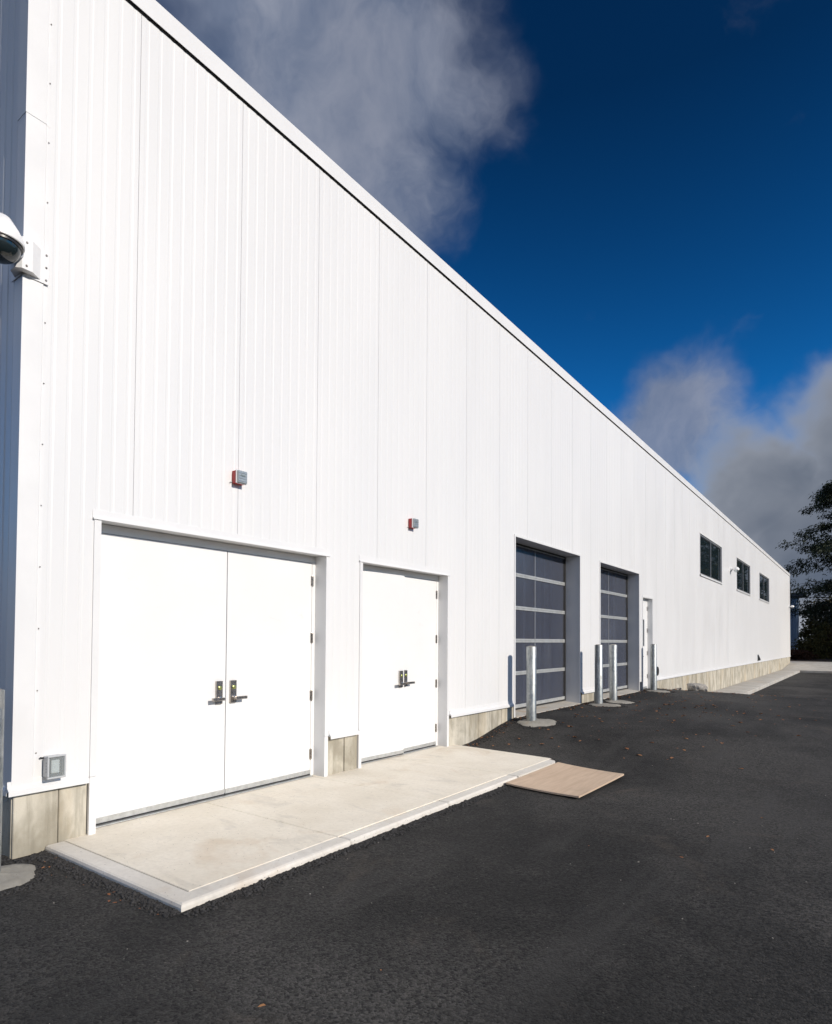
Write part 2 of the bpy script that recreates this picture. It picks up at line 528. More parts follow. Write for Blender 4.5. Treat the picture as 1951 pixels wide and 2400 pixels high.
# ------------------------------------------------------------------ mesh helper
class MB:
    def __init__(self):
        self.v = []
        self.f = []
        self.mi = []

    def add(self, verts, faces, mi=0):
        o = len(self.v)
        self.v += [tuple(x) for x in verts]
        self.f += [tuple(i + o for i in f) for f in faces]
        self.mi += [mi] * len(faces)
        return self

    def box(self, a, b, mi=0, bev=0.0):
        x0, y0, z0 = a
        x1, y1, z1 = b
        if bev <= 0:
            vs_ = [(x0, y0, z0), (x1, y0, z0), (x1, y1, z0), (x0, y1, z0), (x0, y0, z1), (x1, y0, z1), (x1, y1, z1), (x0, y1, z1)]
            return self.add(vs_, [(0, 3, 2, 1), (4, 5, 6, 7), (0, 1, 5, 4), (1, 2, 6, 5), (2, 3, 7, 6), (3, 0, 4, 7)], mi)
        # chamfered box: 24 vertices
        e = min(bev, (x1 - x0) * .49, (y1 - y0) * .49, (z1 - z0) * .49)
        lo, hi = (x0, y0, z0), (x1, y1, z1)
        idx = {}
        verts = []
        for sx in (0, 1):
            for sy in (0, 1):
                for sz in (0, 1):
                    s = (sx, sy, sz)
                    for ax in range(3):
                        p = []
                        for k in range(3):
                            base = hi[k] if s[k] else lo[k]
                            p.append(base if k == ax else base + (-e if s[k] else e))
                        idx[(s, ax)] = len(verts)
                        verts.append(p)
        faces = []
        for ax in range(3):
            o1, o2 = [k for k in range(3) if k != ax]
            for sd in (0, 1):
                q = []
                for (u_, v_) in ((0, 0), (1, 0), (1, 1), (0, 1)):
                    s = [0, 0, 0]
                    s[ax] = sd
                    s[o1] = u_
                    s[o2] = v_
                    q.append(idx[(tuple(s), ax)])
                flip = (ax == 1) ^ (sd == 0)
                faces.append(q[::-1] if flip else q)
        for ax in range(3):                     # edges along axis ax
            o1, o2 = [k for k in range(3) if k != ax]
            for u_ in (0, 1):
                for v_ in (0, 1):
                    s0 = [0, 0, 0]
                    s0[o1] = u_
                    s0[o2] = v_
                    s1 = list(s0)
                    s1[ax] = 1
                    s0, s1 = tuple(s0), tuple(s1)
                    faces.append((idx[(s0, o1)], idx[(s1, o1)], idx[(s1, o2)], idx[(s0, o2)]))
        for sx in (0, 1):
            for sy in (0, 1):
                for sz in (0, 1):
                    s = (sx, sy, sz)
                    faces.append((idx[(s, 0)], idx[(s, 1)], idx[(s, 2)]))
        return self.add(verts, faces, mi)

    def prism(self, poly, z0, z1, mi=0):
        n = len(poly)
        vs_ = [(x, y, z0) for x, y in poly] + [(x, y, z1) for x, y in poly]
        fs = [tuple(range(n))[::-1], tuple(range(n, 2 * n))]
        fs += [(i, (i + 1) % n, n + (i + 1) % n, n + i) for i in range(n)]
        return self.add(vs_, fs, mi)

    def extrude(self, prof, axis, a, b, mi=0, close=True):
        """profile of 2-D points carried along an axis; axis 'y': prof=(x,z), 'x': prof=(y,z), 'z': prof=(x,y)"""
        def P(p, t):
            return {'y': (p[0], t, p[1]), 'x': (t, p[0], p[1]), 'z': (p[0], p[1], t)}[axis]
        n = len(prof)
        vs_ = [P(p, a) for p in prof] + [P(p, b) for p in prof]
        fs = [(i, (i + 1) % n, n + (i + 1) % n, n + i) for i in range(n if close else n - 1)]
        if close:
            fs += [tuple(range(n))[::-1], tuple(range(n, 2 * n))]
        return self.add(vs_, fs, mi)

    def lathe(self, prof, c=(0, 0, 0), seg=32, mi=0, rot=None):
        """prof: (radius, height) list about z, optional rotation matrix"""
        vs_ = []
        for r, h in prof:
            for k in range(seg):
                a = 2 * math.pi * k / seg
                p = Vector((r * math.cos(a), r * math.sin(a), h))
                if rot is not None:
                    p = rot @ p
                vs_.append((p.x + c[0], p.y + c[1], p.z + c[2]))
        fs = []
        for i in range(len(prof) - 1):
            for k in range(seg):
                k2 = (k + 1) % seg
                fs.append((i * seg + k, i * seg + k2, (i + 1) * seg + k2, (i + 1) * seg + k))
        if prof[0][0] > 1e-6:
            fs.append(tuple(range(seg))[::-1])
        if prof[-1][0] > 1e-6:
            fs.append(tuple(range((len(prof) - 1) * seg, len(prof) * seg)))
        return self.add(vs_, fs, mi)

    def tube(self, a, b, r0, r1=None, seg=8, mi=0):
        a, b = Vector(a), Vector(b)
        r1 = r0 if r1 is None else r1
        d = b - a
        q = d.to_track_quat('Z', 'Y').to_matrix()
        return self.lathe([(r0, 0), (r1, d.length)], a, seg, mi, q)

    def build(self, name, mats, parent=None, smooth=False, org=None):
        """vertices are world coordinates; they are moved into the parent's space"""
        o_ = Vector((0, 0, 0))
        p = parent
        while p is not None:
            o_ += p.location
            p = p.parent
        loc = Vector((0, 0, 0))
        if parent is None and org is not None:
            loc = Vector(org)
            o_ = loc
        me = bpy.data.meshes.new(name)
        me.from_pydata([(x - o_.x, y - o_.y, z - o_.z) for x, y, z in self.v], [], self.f)
        if not isinstance(mats, (list, tuple)):
            mats = [mats]
        for mm in mats:
            me.materials.append(mm)
        if len(mats) > 1:
            me.polygons.foreach_set('material_index', self.mi)
        if smooth:
            me.polygons.foreach_set('use_smooth', [True] * len(me.polygons))
            me.set_sharp_from_angle(angle=R(38))
        me.update()
        ob = bpy.data.objects.new(name, me)
        COL.objects.link(ob)
        ob.parent = parent
        ob.location = loc
        return ob


def tag(o, label=None, cat=None, group=None, kind=None):
    for k, v in (('label', label), ('category', cat), ('group', group), ('kind', kind)):
        if v:
            o[k] = v
    return o


def empty(name, loc, label=None, cat=None, group=None, kind=None):
    e = bpy.data.objects.new(name, None)
    e.location = loc
    e.empty_display_size = 0.2
    COL.objects.link(e)
    return tag(e, label, cat, group, kind)


def copy_tree(o, parent=None):
    c = o.copy()
    COL.objects.link(c)
    c.parent = parent
    for ch in o.children:
        copy_tree(ch, c)
    return c


def sstep(a, b, t):
    t = np.clip((t - a) / (b - a), 0, 1)
    return t * t * (3 - 2 * t)


# ------------------------------------------------------------------ ground
def zg(x, y):
    """height of the tarmac"""
    x = np.asarray(x, float)
    y = np.asarray(y, float)
    k = np.clip((x - 0.6) / 5.0, 0, 1)
    a = 8.0 - 1.6 * k
    b = 9.9 + 3.0 * k
    s = np.clip((y - a) / (b - a), 0, 1)
    s = s * s * (3 - 2 * s)
    z = -0.045 - 0.010 * np.clip(x - 1.7, 0, 8) + 0.255 * s
    z = z - 0.012 * np.clip(x - 0.3, 0, 6) * s
    t = np.clip((y - 18.3) / 8.0, 0, 1)
    t = 0.35 * t * t * (3 - 2 * t) + 0.65 * t
    z = z - (0.79 - 0.02 * np.clip(x, 0, 6)) * t
    z = z + 0.012 * np.sin(x * 0.9 + 0.4) * np.sin(y * 0.55 + 1.0) * np.clip((x - 2.2) / 2, 0, 1)
    return z


def zt(x, y):
    """height of the soil round and under everything"""
    x = np.asarray(x, float)
    y = np.asarray(y, float)
    z = -1.25 + 1.22 * sstep(53.0, 60.0, y)
    z = z + 0.9 * sstep(66, 110, y) + 0.25 * np.sin(x * 0.11) * np.sin(y * 0.09) * sstep(62, 90, y)
    return z


def grid(xs, ys, fn, name, mt, kind):
    X, Y = np.meshgrid(xs, ys)
    Z = fn(X, Y)
    v = np.stack([X.ravel(), Y.ravel(), Z.ravel()], 1)
    nx, ny = len(xs), len(ys)
    f = []
    for j in range(ny - 1):
        for i in range(nx - 1):
            a = j * nx + i
            f.append((a, a + 1, a + nx + 1, a + nx))
    me = bpy.data.meshes.new(name)
    me.from_pydata(v.tolist(), [], f)
    me.materials.append(mt)
    me.polygons.foreach_set('use_smooth', [True] * len(f))
    ob = bpy.data.objects.new(name, me)
    COL.objects.link(ob)
    return tag(ob, kind=kind)


tx = np.concatenate([[-900, -500, -250, -120, -60], np.arange(-40, 81, 4.0), [120, 250, 500, 900]])
ty = np.concatenate([[-900, -400, -150, -60], np.arange(-30, 130, 3.0), [160, 250, 500, 1000]])
tag(grid(tx, ty, zt, 'ground', M['ground'], 'structure'), 'dark leaf covered soil beyond the walk')
ax = np.concatenate([np.arange(-12, -0.5, 2.0), np.arange(-0.45, 8, 0.22), np.arange(8.2, 34, 2.0)])
ay = np.concatenate([np.arange(-30, -2, 2.0), np.arange(-2, 30, 0.25), np.arange(30.5, 51.4, 1.0), [51.62]])
tag(grid(ax, ay, zg, 'parking_lot', M['asphalt'], 'structure'), 'dark asphalt yard in front of the white building')

# ------------------------------------------------------------------ warehouse
Y0, Y1 = 1.92, 58.1
TRIM_Z, SID_Z, FAS_B, FAS_T = 0.428, 0.455, 6.915, 7.105
wh = empty('warehouse', (0, Y0, 0), 'long white ribbed steel warehouse on a concrete base', 'building')
OPEN = [  # y0, y1, z0, z1 of the holes in the siding
    (2.517, 5.075, -1, 2.505), (5.706, 7.598, -1, 2.505), (9.766, 12.78, -1, 3.385), (14.043, 17.05, -1, 3.385),
    (17.40, 18.335, -1, 2.775), (24.70, 28.97, 4.09, 5.60), (32.74, 36.95, 4.09, 5.60), (40.5, 44.9, 4.09, 5.60)]
PW = 1.0668
NR = 9


def rib_profile():
    pts = [(0.0, -0.008), (0.0005, 0.0)]
    per = (PW - 0.0034) / NR
    for k in range(NR):
        b = k * per
        pts += [(b + per * 0.34, 0.0), (b + per * 0.34 + 0.009, -0.0019), (b + per * 0.34 + 0.028, -0.0019), (b + per * 0.34 + 0.037, 0.0)]
    pts += [(PW - 0.0038, 0.0), (PW - 0.0034, -0.008), (PW, -0.008)]
    return pts


def siding_panel(ya, yb, base, zb, ztop, holes):
    prof = [(base + y, x) for y, x in rib_profile()]
    ys = [p[0] for p in prof]
    xs = [p[1] for p in prof]
    cuts = sorted(set(ys + [h[0] for h in holes if ya < h[0] < yb] + [h[1] for h in holes if ya < h[1] < yb] + [ya, yb]))
    cuts = [c for c in cuts if ya - 1e-9 <= c <= yb + 1e-9]
    mb = MB()
    for c0, c1 in zip(cuts[:-1], cuts[1:]):
        if c1 - c0 < 1e-6:
            continue
        x0, x1 = np.interp(c0 + 1e-7, ys, xs), np.interp(c1 - 1e-7, ys, xs)
        mid = (c0 + c1) / 2
        if mid > ys[-1]:
            continue
        iv = [(zb, ztop)]
        for h in holes:
            if h[0] <= mid <= h[1]:
                nv = []
                for a, b in iv:
                    if h[2] > a:
                        nv.append((a, min(b, h[2])))
                    if h[3] < b:
                        nv.append((max(a, h[3]), b))
                iv = [i for i in nv if i[1] - i[0] > 1e-4]
        for a, b in iv:
            mb.add([(x0, c0, a), (x1, c1, a), (x1, c1, b), (x0, c0, b)], [(0, 1, 2, 3)])
    return mb


k = 0
base = 1.72
while base < Y1:
    ya, yb = max(base, Y0 + 0.004), min(base + PW, Y1 - 0.004)
    siding_panel(ya, yb, base, SID_Z, FAS_B + 0.12, OPEN).build('siding_panel', M['siding'], wh)
    base += PW
# end wall facing the near side, same panels turned
eprof = rib_profile()
for j in range(9):
    mb = MB()
    b0 = -0.10 - j * PW
    pts = [(b0 - y, Y0 - (abs(x) * 3.0 if -0.005 < x < 0 else x)) for y, x in eprof]
    for (xa, ya), (xb, yb) in zip(pts[:-1], pts[1:]):
        mb.add([(xa, ya, SID_Z), (xb, yb, SID_Z), (xb, yb, FAS_B + 0.12), (xa, ya, FAS_B + 0.12)], [(0, 1, 2, 3)])
    mb.build('siding_panel', M['siding'], wh)
# core behind the panels (blocks light; leaves the recesses free)
mb = MB()
mb.box((-26, Y0 + 0.05, 6.75), (-0.03, Y1 - 0.05, 6.88))
mb.build('roof', M['roof'], wh)
mb = MB()
mb.box((-26, Y1 - 0.05, -0.9), (-0.02, Y1, 6.9))
mb.box((-26, Y0 + 0.06, -0.9), (-25.8, Y1 - 0.06, 6.9))
mb.build('rear_wall', M['siding'], wh)
mb = MB()
mb.box((-25.7, Y0 + 0.10, 0.16), (-0.36, Y1 - 0.10, 0.20))
mb.build('floor', M['sill'], wh)

# fascia with drip lip, in lengths; shadow gap below it
fa = [Y0 - 0.035, 8.05, 14.2, 20.3, 26.4, 32.5, 38.6, 44.7, 50.8, Y1 + 0.03]
fp = [(0.0, FAS_B + 0.030), (0.020, FAS_B + 0.012), (0.026, FAS_B), (0.030, FAS_B), (0.028, FAS_B + 0.02), (0.028, FAS_T - 0.01), (0.026, FAS_T), (-0.30, FAS_T - 0.02), (-0.30, FAS_T - 0.05), (0.0, FAS_T - 0.06)]
for a, b in zip(fa[:-1], fa[1:]):
    mb = MB()
    mb.extrude(fp, 'y', a + 0.0015, b - 0.0015)
    mb.build('fascia', M['trim'], wh)
mb = MB()
fpe = [(Y0 - x, z) for x, z in fp]
mb.extrude(fpe, 'x', -9.7, -0.005)
mb.build('fascia', M['trim'], wh)

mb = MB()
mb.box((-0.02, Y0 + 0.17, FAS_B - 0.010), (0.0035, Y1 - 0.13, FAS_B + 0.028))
mb.build('shadow_line_strip', M['rubber'], wh)  # black strip added to draw the dark shadow line under the fascia
# corner trims: folded angle in two lengths, the upper one lapping the lower
for z0, z1, pr in ((TRIM_Z + 0.02, 5.424, 0.010), (5.425, FAS_B + 0.05, 0.013)):
    w = 0.130
    e = pr
    pf = [(e, Y0 - e), (e, Y0 + w), (0.001, Y0 + w + 0.006), (0.001, Y0 + w + 0.034), (-0.004, Y0 + w + 0.034), (-0.004, Y0 + 0.004),
          (-w - 0.034, Y0 + 0.004), (-w - 0.034, Y0 - 0.001), (-w - 0.006, Y0 - 0.001), (-w, Y0 - e)]
    mb = MB()
    mb.extrude(pf[::-1], 'z', z0, z1)
    mb.build('corner_trim', M['trim'], wh)
mb = MB()
mb.extrude([(0.012, Y1 - 0.12), (0.012, Y1 + 0.012), (-0.2, Y1 + 0.012), (-0.2, Y1 + 0.002), (-0.002, Y1 + 0.002), (-0.002, Y1 - 0.12)], 'z', SID_Z, FAS_B + 0.05)
mb.build('corner_trim', M['trim'], wh)
# trim screws
scr = MB()
for z in np.arange(0.7, 6.6, 0.46):
    scr.lathe([(0.005, 0), (0.005, 0.003), (0.002, 0.005)], (0.003, Y0 + 0.151, float(z)), 8, 0, Matrix.Rotation(R(90), 3, 'Y'))
tag(scr.build('trim_screw', M['nickel'], wh), kind='stuff')

# base trim (drip) between the openings
bt = [(0.0, SID_Z + 0.062), (0.006, SID_Z + 0.062), (0.010, SID_Z + 0.018), (0.036, SID_Z - 0.004), (0.038, TRIM_Z - 0.012), (0.033, TRIM_Z - 0.012), (0.030, SID_Z - 0.012), (-0.03, SID_Z - 0.012)]
BT = [(Y0 - 0.036, 2.447), (5.15, 5.632), (7.672, 9.712), (12.834, 13.99), (18.395, 24.4), (24.403, 33.0), (33.003, 42.0), (42.003, 50.5), (50.503, Y1)]
for a, b in BT:
    mb = MB()
    mb.extrude(bt, 'y', a, b)
    mb.build('base_trim', M['trim'], wh)
mb = MB()
mb.extrude([(Y0 - x, z) for x, z in bt], 'x', -9.7, -0.002)
mb.build('base_trim', M['trim'], wh)

# foundation, cast in form panels; the joints are open grooves
def found(a, b, zb, seams, xo=-0.012):
    cs = [a] + seams + [b]
    for i, (c0, c1) in enumerate(zip(cs[:-1], cs[1:])):
        mb = MB()
        off = random.Random(int(c0 * 100)).uniform(-0.006, 0.004)
        mb.box((-0.30, c0 + 0.003, zb), (xo + off, c1 - 0.003, SID_Z - 0.014), 0, 0.006)
        mb.build('concrete_panel', M['foundation'], wh)
    mb = MB()
    mb.box((-0.28, a + 0.01, zb + 0.01), (xo - 0.03, b - 0.01, SID_Z - 0.02))
    mb.build('foundation', M['foundation'], wh)


found(Y0 + 0.012, 2.461, -0.5, [2.245])
found(5.131, 5.655, -0.3, [5.43])
found(7.649, 9.760, -0.5, [8.09, 8.56, 8.98, 9.30])
found(12.784, 14.037, -0.3, [13.22])
sm = [18.35 + 0.61 * i for i in range(1, 40)]
found(18.381, 42.2, -1.1, sm[:38])
found(42.2, Y1 - 0.004, -1.1, [42.2 + 0.61 * i for i in range(1, 26)])
mb = MB()
mb.box((-9.6, Y0 + 0.012, -0.5), (-0.306, Y0 + 0.2, SID_Z - 0.014), 0, 0.015)
mb.box((-0.302, Y0 + 0.010, -0.5), (-0.03, Y0 + 0.18, SID_Z - 0.016), 0, 0.012)
mb.build('foundation', M['foundation'], wh)


# ---- openings: casing trims and reveals
def casing(y0, y1, z0, z1, depth, drip=True, wid=0.052, zfoot=0.0, side_cover=True):
    def one(nm, *boxes):
        mb_ = MB()
        for lo, hi in boxes:
            mb_.box(lo, hi)
        return mb_.build(nm, M['trim'], wh)
    # jamb casings on the face, foot pieces, reveals, head, soffit: each its own part
    for a, b in ((y0 - wid, y0), (y1, y1 + wid)):
        one('jamb_trim', ((-0.02, a, SID_Z + 0.002), (0.013, b, z1 + (0.0 if drip else wid))))
        if zfoot < SID_Z:
            one('jamb_foot', ((-0.02, a, zfoot), (0.010, b, SID_Z - 0.001)))
    one('reveal', ((-depth - 0.05, y1 + 0.001, zfoot), (-0.0205, y1 + 0.02, z1)))
    one('reveal', ((-depth - 0.05, y0 - 0.02, zfoot), (-0.0205, y0 - 0.001, z1)))
    if drip:
        mb = MB()
        hp = [(-0.02, z1 + 0.075), (0.005, z1 + 0.075), (0.007, z1 + 0.014), (0.022, z1 + 0.009), (0.024, z1 - 0.004), (0.020, z1 - 0.004), (0.018, z1 + 0.002), (-0.02, z1 + 0.002)]
        mb.extrude(hp, 'y', y0 - wid - 0.012, y1 + wid + 0.012)
        mb.build('head_trim', M['trim'], wh)
    else:
        one('head_trim', ((-0.02, y0, z1 + 0.001), (0.013, y1, z1 + wid)))
    one('soffit', ((-depth - 0.05, y0 - 0.02, z1 + 0.003), (-0.021, y1 + 0.02, z1 + 0.03)))


def lever_set(parent, ly, side, x, zc=1.028):
    """escutcheon plate with cylinder and square lever; side -1 points to -Y"""
    mb = MB()
    mb.box((x, ly - 0.036, zc - 0.112), (x + 0.022, ly + 0.036, zc + 0.112), 0, 0.003)
    pl = mb.build('lock_plate', M['nickel'], parent)
    ry = Matrix.Rotation(R(90), 3, 'Y')
    mb = MB()
    mb.lathe([(0.020, 0), (0.020, 0.008), (0.014, 0.012), (0.0, 0.012)], (x + 0.022, ly, zc + 0.045), 20, 0, ry)
    mb.build('lock_cylinder', M['brass'], parent, True)
    mb = MB()
    zl = zc - 0.060
    mb.lathe([(0.020, 0), (0.020, 0.012), (0.012, 0.014), (0.012, 0.055)], (x + 0.022, ly, zl), 16, 0, ry)
    e = ly + side * 0.118
    a, b = sorted((ly - side * 0.014, e))
    mb.box((x + 0.058, a, zl - 0.015), (x + 0.090, b, zl + 0.015), 0, 0.003)
    mb.build('lever', M['nickel'], parent, True)


def hinge(parent, y, x, z):
    mb = MB()
    mb.box((x, y - 0.020, z - 0.056), (x + 0.004, y + 0.020, z + 0.056))
    for i in range(5):
        z0 = z - 0.056 + i * 0.0225
        mb.lathe([(0.0085, 0), (0.0085, 0.0205)], (x + 0.008, y, z0), 10)
    mb.lathe([(0.006, 0), (0.004, 0.008)], (x + 0.008, y, z + 0.056), 8)
    mb.lathe([(0.004, 0), (0.006, 0.008)], (x + 0.008, y, z - 0.064), 8)
    mb.build('hinge', M['nickel'], parent)


def leaf(parent, ya, yb, x, z0, z1, swing=0.0, hinge_y=None):
    def rot(p):
        if not swing:
            return p
        c, s = math.cos(swing), math.sin(swing)
        dx, dy = p[0] - x, p[1] - hinge_y
        return (x + c * dx + s * dy, hinge_y - s * dx + c * dy, p[2])
    out = []
    for nm, mt, a, b, bv in (('leaf', M['door'], (x - 0.044, ya, z0), (x, yb, z1), 0.003),
                             ('door_sweep', M['alu'], (x, ya + 0.002, z0 - 0.004), (x + 0.007, yb - 0.002, z0 + 0.040), 0.0),
                             ('sweep_gasket', M['rubber'], (x - 0.02, ya + 0.004, z0 - 0.020), (x - 0.002, yb - 0.004, z0 - 0.0045), 0.0)):
        mb = MB()
        mb.box(a, b, 0, bv)
        if nm == 'door_sweep':
            for sy in np.arange(ya + 0.08, yb - 0.05, 0.16):
                mb.lathe([(0.004, 0), (0.003, 0.003)], (x + 0.007, float(sy), z0 + 0.022), 6, 0, Matrix.Rotation(R(90), 3, 'Y'))
        mb.v = [rot(p) for p in mb.v]
        out.append(mb.build(nm, mt, parent))
    return rot


def double_door(y0, y1, z1, depth, seam, label, hz, swing=0.0):
    casing(y0, y1, 0.0, z1, depth, True, 0.055 if y0 < 5 else 0.05)
    mb = MB()
    fr = 0.050
    mb.box((-depth - 0.10, y0, 0.004), (-depth, y0 + fr, z1 - 0.001))
    mb.box((-depth - 0.10, y1 - fr, 0.004), (-depth, y1, z1 - 0.001))
    mb.box((-depth - 0.098, y0 + fr, z1 - 0.075), (-depth - 0.002, y1 - fr, z1 - 0.001))
    # stops behind the leaves
    mb.box((-depth - 0.095, y0 + fr, 0.005), (-depth - 0.052, y0 + fr + 0.016, z1 - 0.076))
    mb.box((-depth - 0.095, y1 - fr - 0.016, 0.005), (-depth - 0.052, y1 - fr, z1 - 0.076))
    mb.box((-depth - 0.094, y0 + fr, z1 - 0.092), (-depth - 0.053, y1 - fr, z1 - 0.0755))
    dr = tag(mb.build('double_door', M['door'], wh), label)
    za, zb = 0.030, z1 - 0.079
    g = 0.0035
    r1 = leaf(dr, y0 + fr + 0.003, seam - g, -depth + 0.001, za, zb, swing, y0 + fr + 0.003)
    leaf(dr, seam + g, y1 - fr - 0.003, -depth + 0.001, za, zb)
    mb = MB()
    mb.box((-depth - 0.06, seam - 0.03, za), (-depth - 0.048, seam + 0.03, zb))
    mb.build('astragal', M['grey'], dr)
    mb = MB()
    mb.box((-depth - 0.10, y0 + fr, 0.004), (-depth + 0.05, y1 - fr, 0.012))
    mb.build('threshold', M['alu'], dr)
    for z in hz:
        hinge(dr, y1 - fr - 0.0015, -depth + 0.002, z)
    return dr, r1


d1, _ = double_door(2.517, 5.075, 2.505, 0.163, 3.862, 'wide white double door with chrome levers', (2.221, 1.571, 0.913, 0.247))
lever_set(d1, 3.775, -1, -0.161)
lever_set(d1, 3.940, 1, -0.161)
d2, rr = double_door(5.706, 7.598, 2.505, 0.155, 6.700, 'narrower white double door, left leaf slightly ajar', (2.225, 1.570, 0.917, 0.265), swing=R(3.4))
lever_set(d2, 6.618, -1, rr((-0.153, 6.618, 0))[0])
lever_set(d2, 6.782, 1, -0.153)


def overhead(y0, y1, z1, depth, label):
    casing(y0, y1, 0.2, z1, depth, False, 0.040, zfoot=0.215)
    mb = MB()
    mb.box((-depth - 0.045, y1 - 0.040, 0.27), (-depth + 0.004, y1 + 0.0005, z1 + 0.002))
    mb.box((-depth - 0.045, y0 - 0.0005, 0.27), (-depth + 0.004, y0 + 0.040, z1 + 0.002))
    mb.box((-depth - 0.044, y0 + 0.04, z1 - 0.03), (-depth + 0.003, y1 - 0.04, z1 + 0.001))
    od = tag(mb.build('overhead_door', M['rubber'], wh), label)
    zz = [0.325, 0.945, 1.555, 2.170, 2.790, 3.37]
    for a, b in zip(zz[:-1], zz[1:]):
        mb = MB()
        mb.box((-depth - 0.030, y0 + 0.05, a + 0.036), (-depth - 0.014, y1 - 0.05, b - 0.036))
        mb.build('panel', M['poly'], od)
    for i, z in enumerate(zz):
        for za, zb in (((z - 0.030, z + 0.036),) if i in (0, len(zz) - 1) else ((z - 0.036, z - 0.0015), (z + 0.0015, z + 0.036))):
            mb = MB()
            mb.box((-depth - 0.042, y0 + 0.045, za), (-depth, y1 - 0.045, zb), 0, 0.003)
            mb.build('rail', M['rail'], od)
    for ya, yb in ((y0 + 0.041, y0 + 0.088), (y1 - 0.088, y1 - 0.041)):
        mb = MB()
        mb.box((-depth - 0.0425, ya, zz[0] + 0.04), (-depth - 0.008, yb, zz[-1] - 0.04))
        mb.build('stile', M['rubber'], od)
    ymid = y0 + (y1 - y0) * 0.5
    for a, b in zip(zz[:-1], zz[1:]):
        mb = MB()
        mb.box((-depth - 0.0135, ymid - 0.022, a + 0.0365), (-depth - 0.012, ymid + 0.022, b - 0.0365))
        mb.build('panel_joint', M['polyjoint'], od)
    for yt, wd in ((y0 + 0.16, 0.05), (y0 + 1.12, 0.05), (y0 + 2.05, 0.03)):
        mb = MB()
        mb.box((-depth - 0.13, yt - wd, 0.30), (-depth - 0.06, yt + wd, z1 - 0.02))
        mb.build('inner_strut', M['camwhite'], od)
    mb = MB()
    mb.box((-depth - 0.42, y1 - 0.80, 0.22), (-depth - 0.36, y1 + 0.09, 3.9))
    mb.build('inner_partition', M['grey'], wh)
    mb = MB()
    mb.box((-depth - 1.9, y1 + 0.10, 0.21), (-depth - 0.06, y1 + 0.16, 3.9))
    mb.build('inner_wall', M['grey'], wh)
    mb = MB()
    mb.box((-depth - 0.040, y0 + 0.05, 0.272), (-depth - 0.004, y1 - 0.05, 0.294))
    mb.build('bottom_seal', M['rubber'], od)
    mb = MB()
    mb.extrude([(-depth - 0.3, 0.272), (0.035, 0.222), (0.045, 0.21), (0.045, -0.2), (-depth - 0.3, -0.2)], 'y', y0 - 0.001, y1 + 0.001)
    mb.build('sill', M['sill'], wh)


overhead(9.766, 12.78, 3.385, 0.315, 'nearer grey sectional overhead door')
overhead(14.043, 17.05, 3.385, 0.30, 'farther grey sectional overhead door')

# personnel door
y0, y1, z1, dep = 17.40, 18.335, 2.775, 0.133
casing(y0, y1, 0.2, z1, dep, False, 0.045, zfoot=0.18)
mb = MB()
mb.box((-dep - 0.1, y0, 0.20), (-dep, y0 + 0.045, z1))
mb.box((-dep - 0.1, y1 - 0.045, 0.20), (-dep, y1, z1))
mb.box((-dep - 0.098, y0 + 0.045, z1 - 0.10), (-dep - 0.002, y1 - 0.045, z1 + 0.001))
pd = tag(mb.build('entry_door', M['door'], wh), 'single white door with a slim lite')
mb = MB()
la, lb, lz0, lz1 = 17.905, 18.03, 1.42, 2.18
mb.box((-dep - 0.044, y0 + 0.048, 0.225), (-dep, la, z1 - 0.104))
mb.box((-dep - 0.044, lb, 0.225), (-dep, y1 - 0.048, z1 - 0.104))
mb.box((-dep - 0.044, la, 0.225), (-dep, lb, lz0))
mb.box((-dep - 0.044, la, lz1), (-dep, lb, z1 - 0.104))
mb.build('leaf', M['door'], pd)
mb = MB()
mb.box((-dep - 0.03, la - 0.005, lz0 - 0.005), (-dep - 0.02, lb + 0.005, lz1 + 0.005))
mb.build('pane', M['glass'], pd)
for z in (2.50, 1.872, 1.22, 0.558):
    hinge(pd, y1 - 0.047, -dep + 0.001, z)
lever_set(pd, 17.53, 1, -dep, 1.20)
mb = MB()
mb.box((-dep - 0.3, y0, -0.2), (0.03, y1, 0.196))
mb.build('sill', M['sill'], wh)
mb = MB()
mb.box((-dep, y0 + 0.1, 0.235), (-dep + 0.007, y1 - 0.1, 0.275))
mb.build('door_sweep', M['alu'], pd)


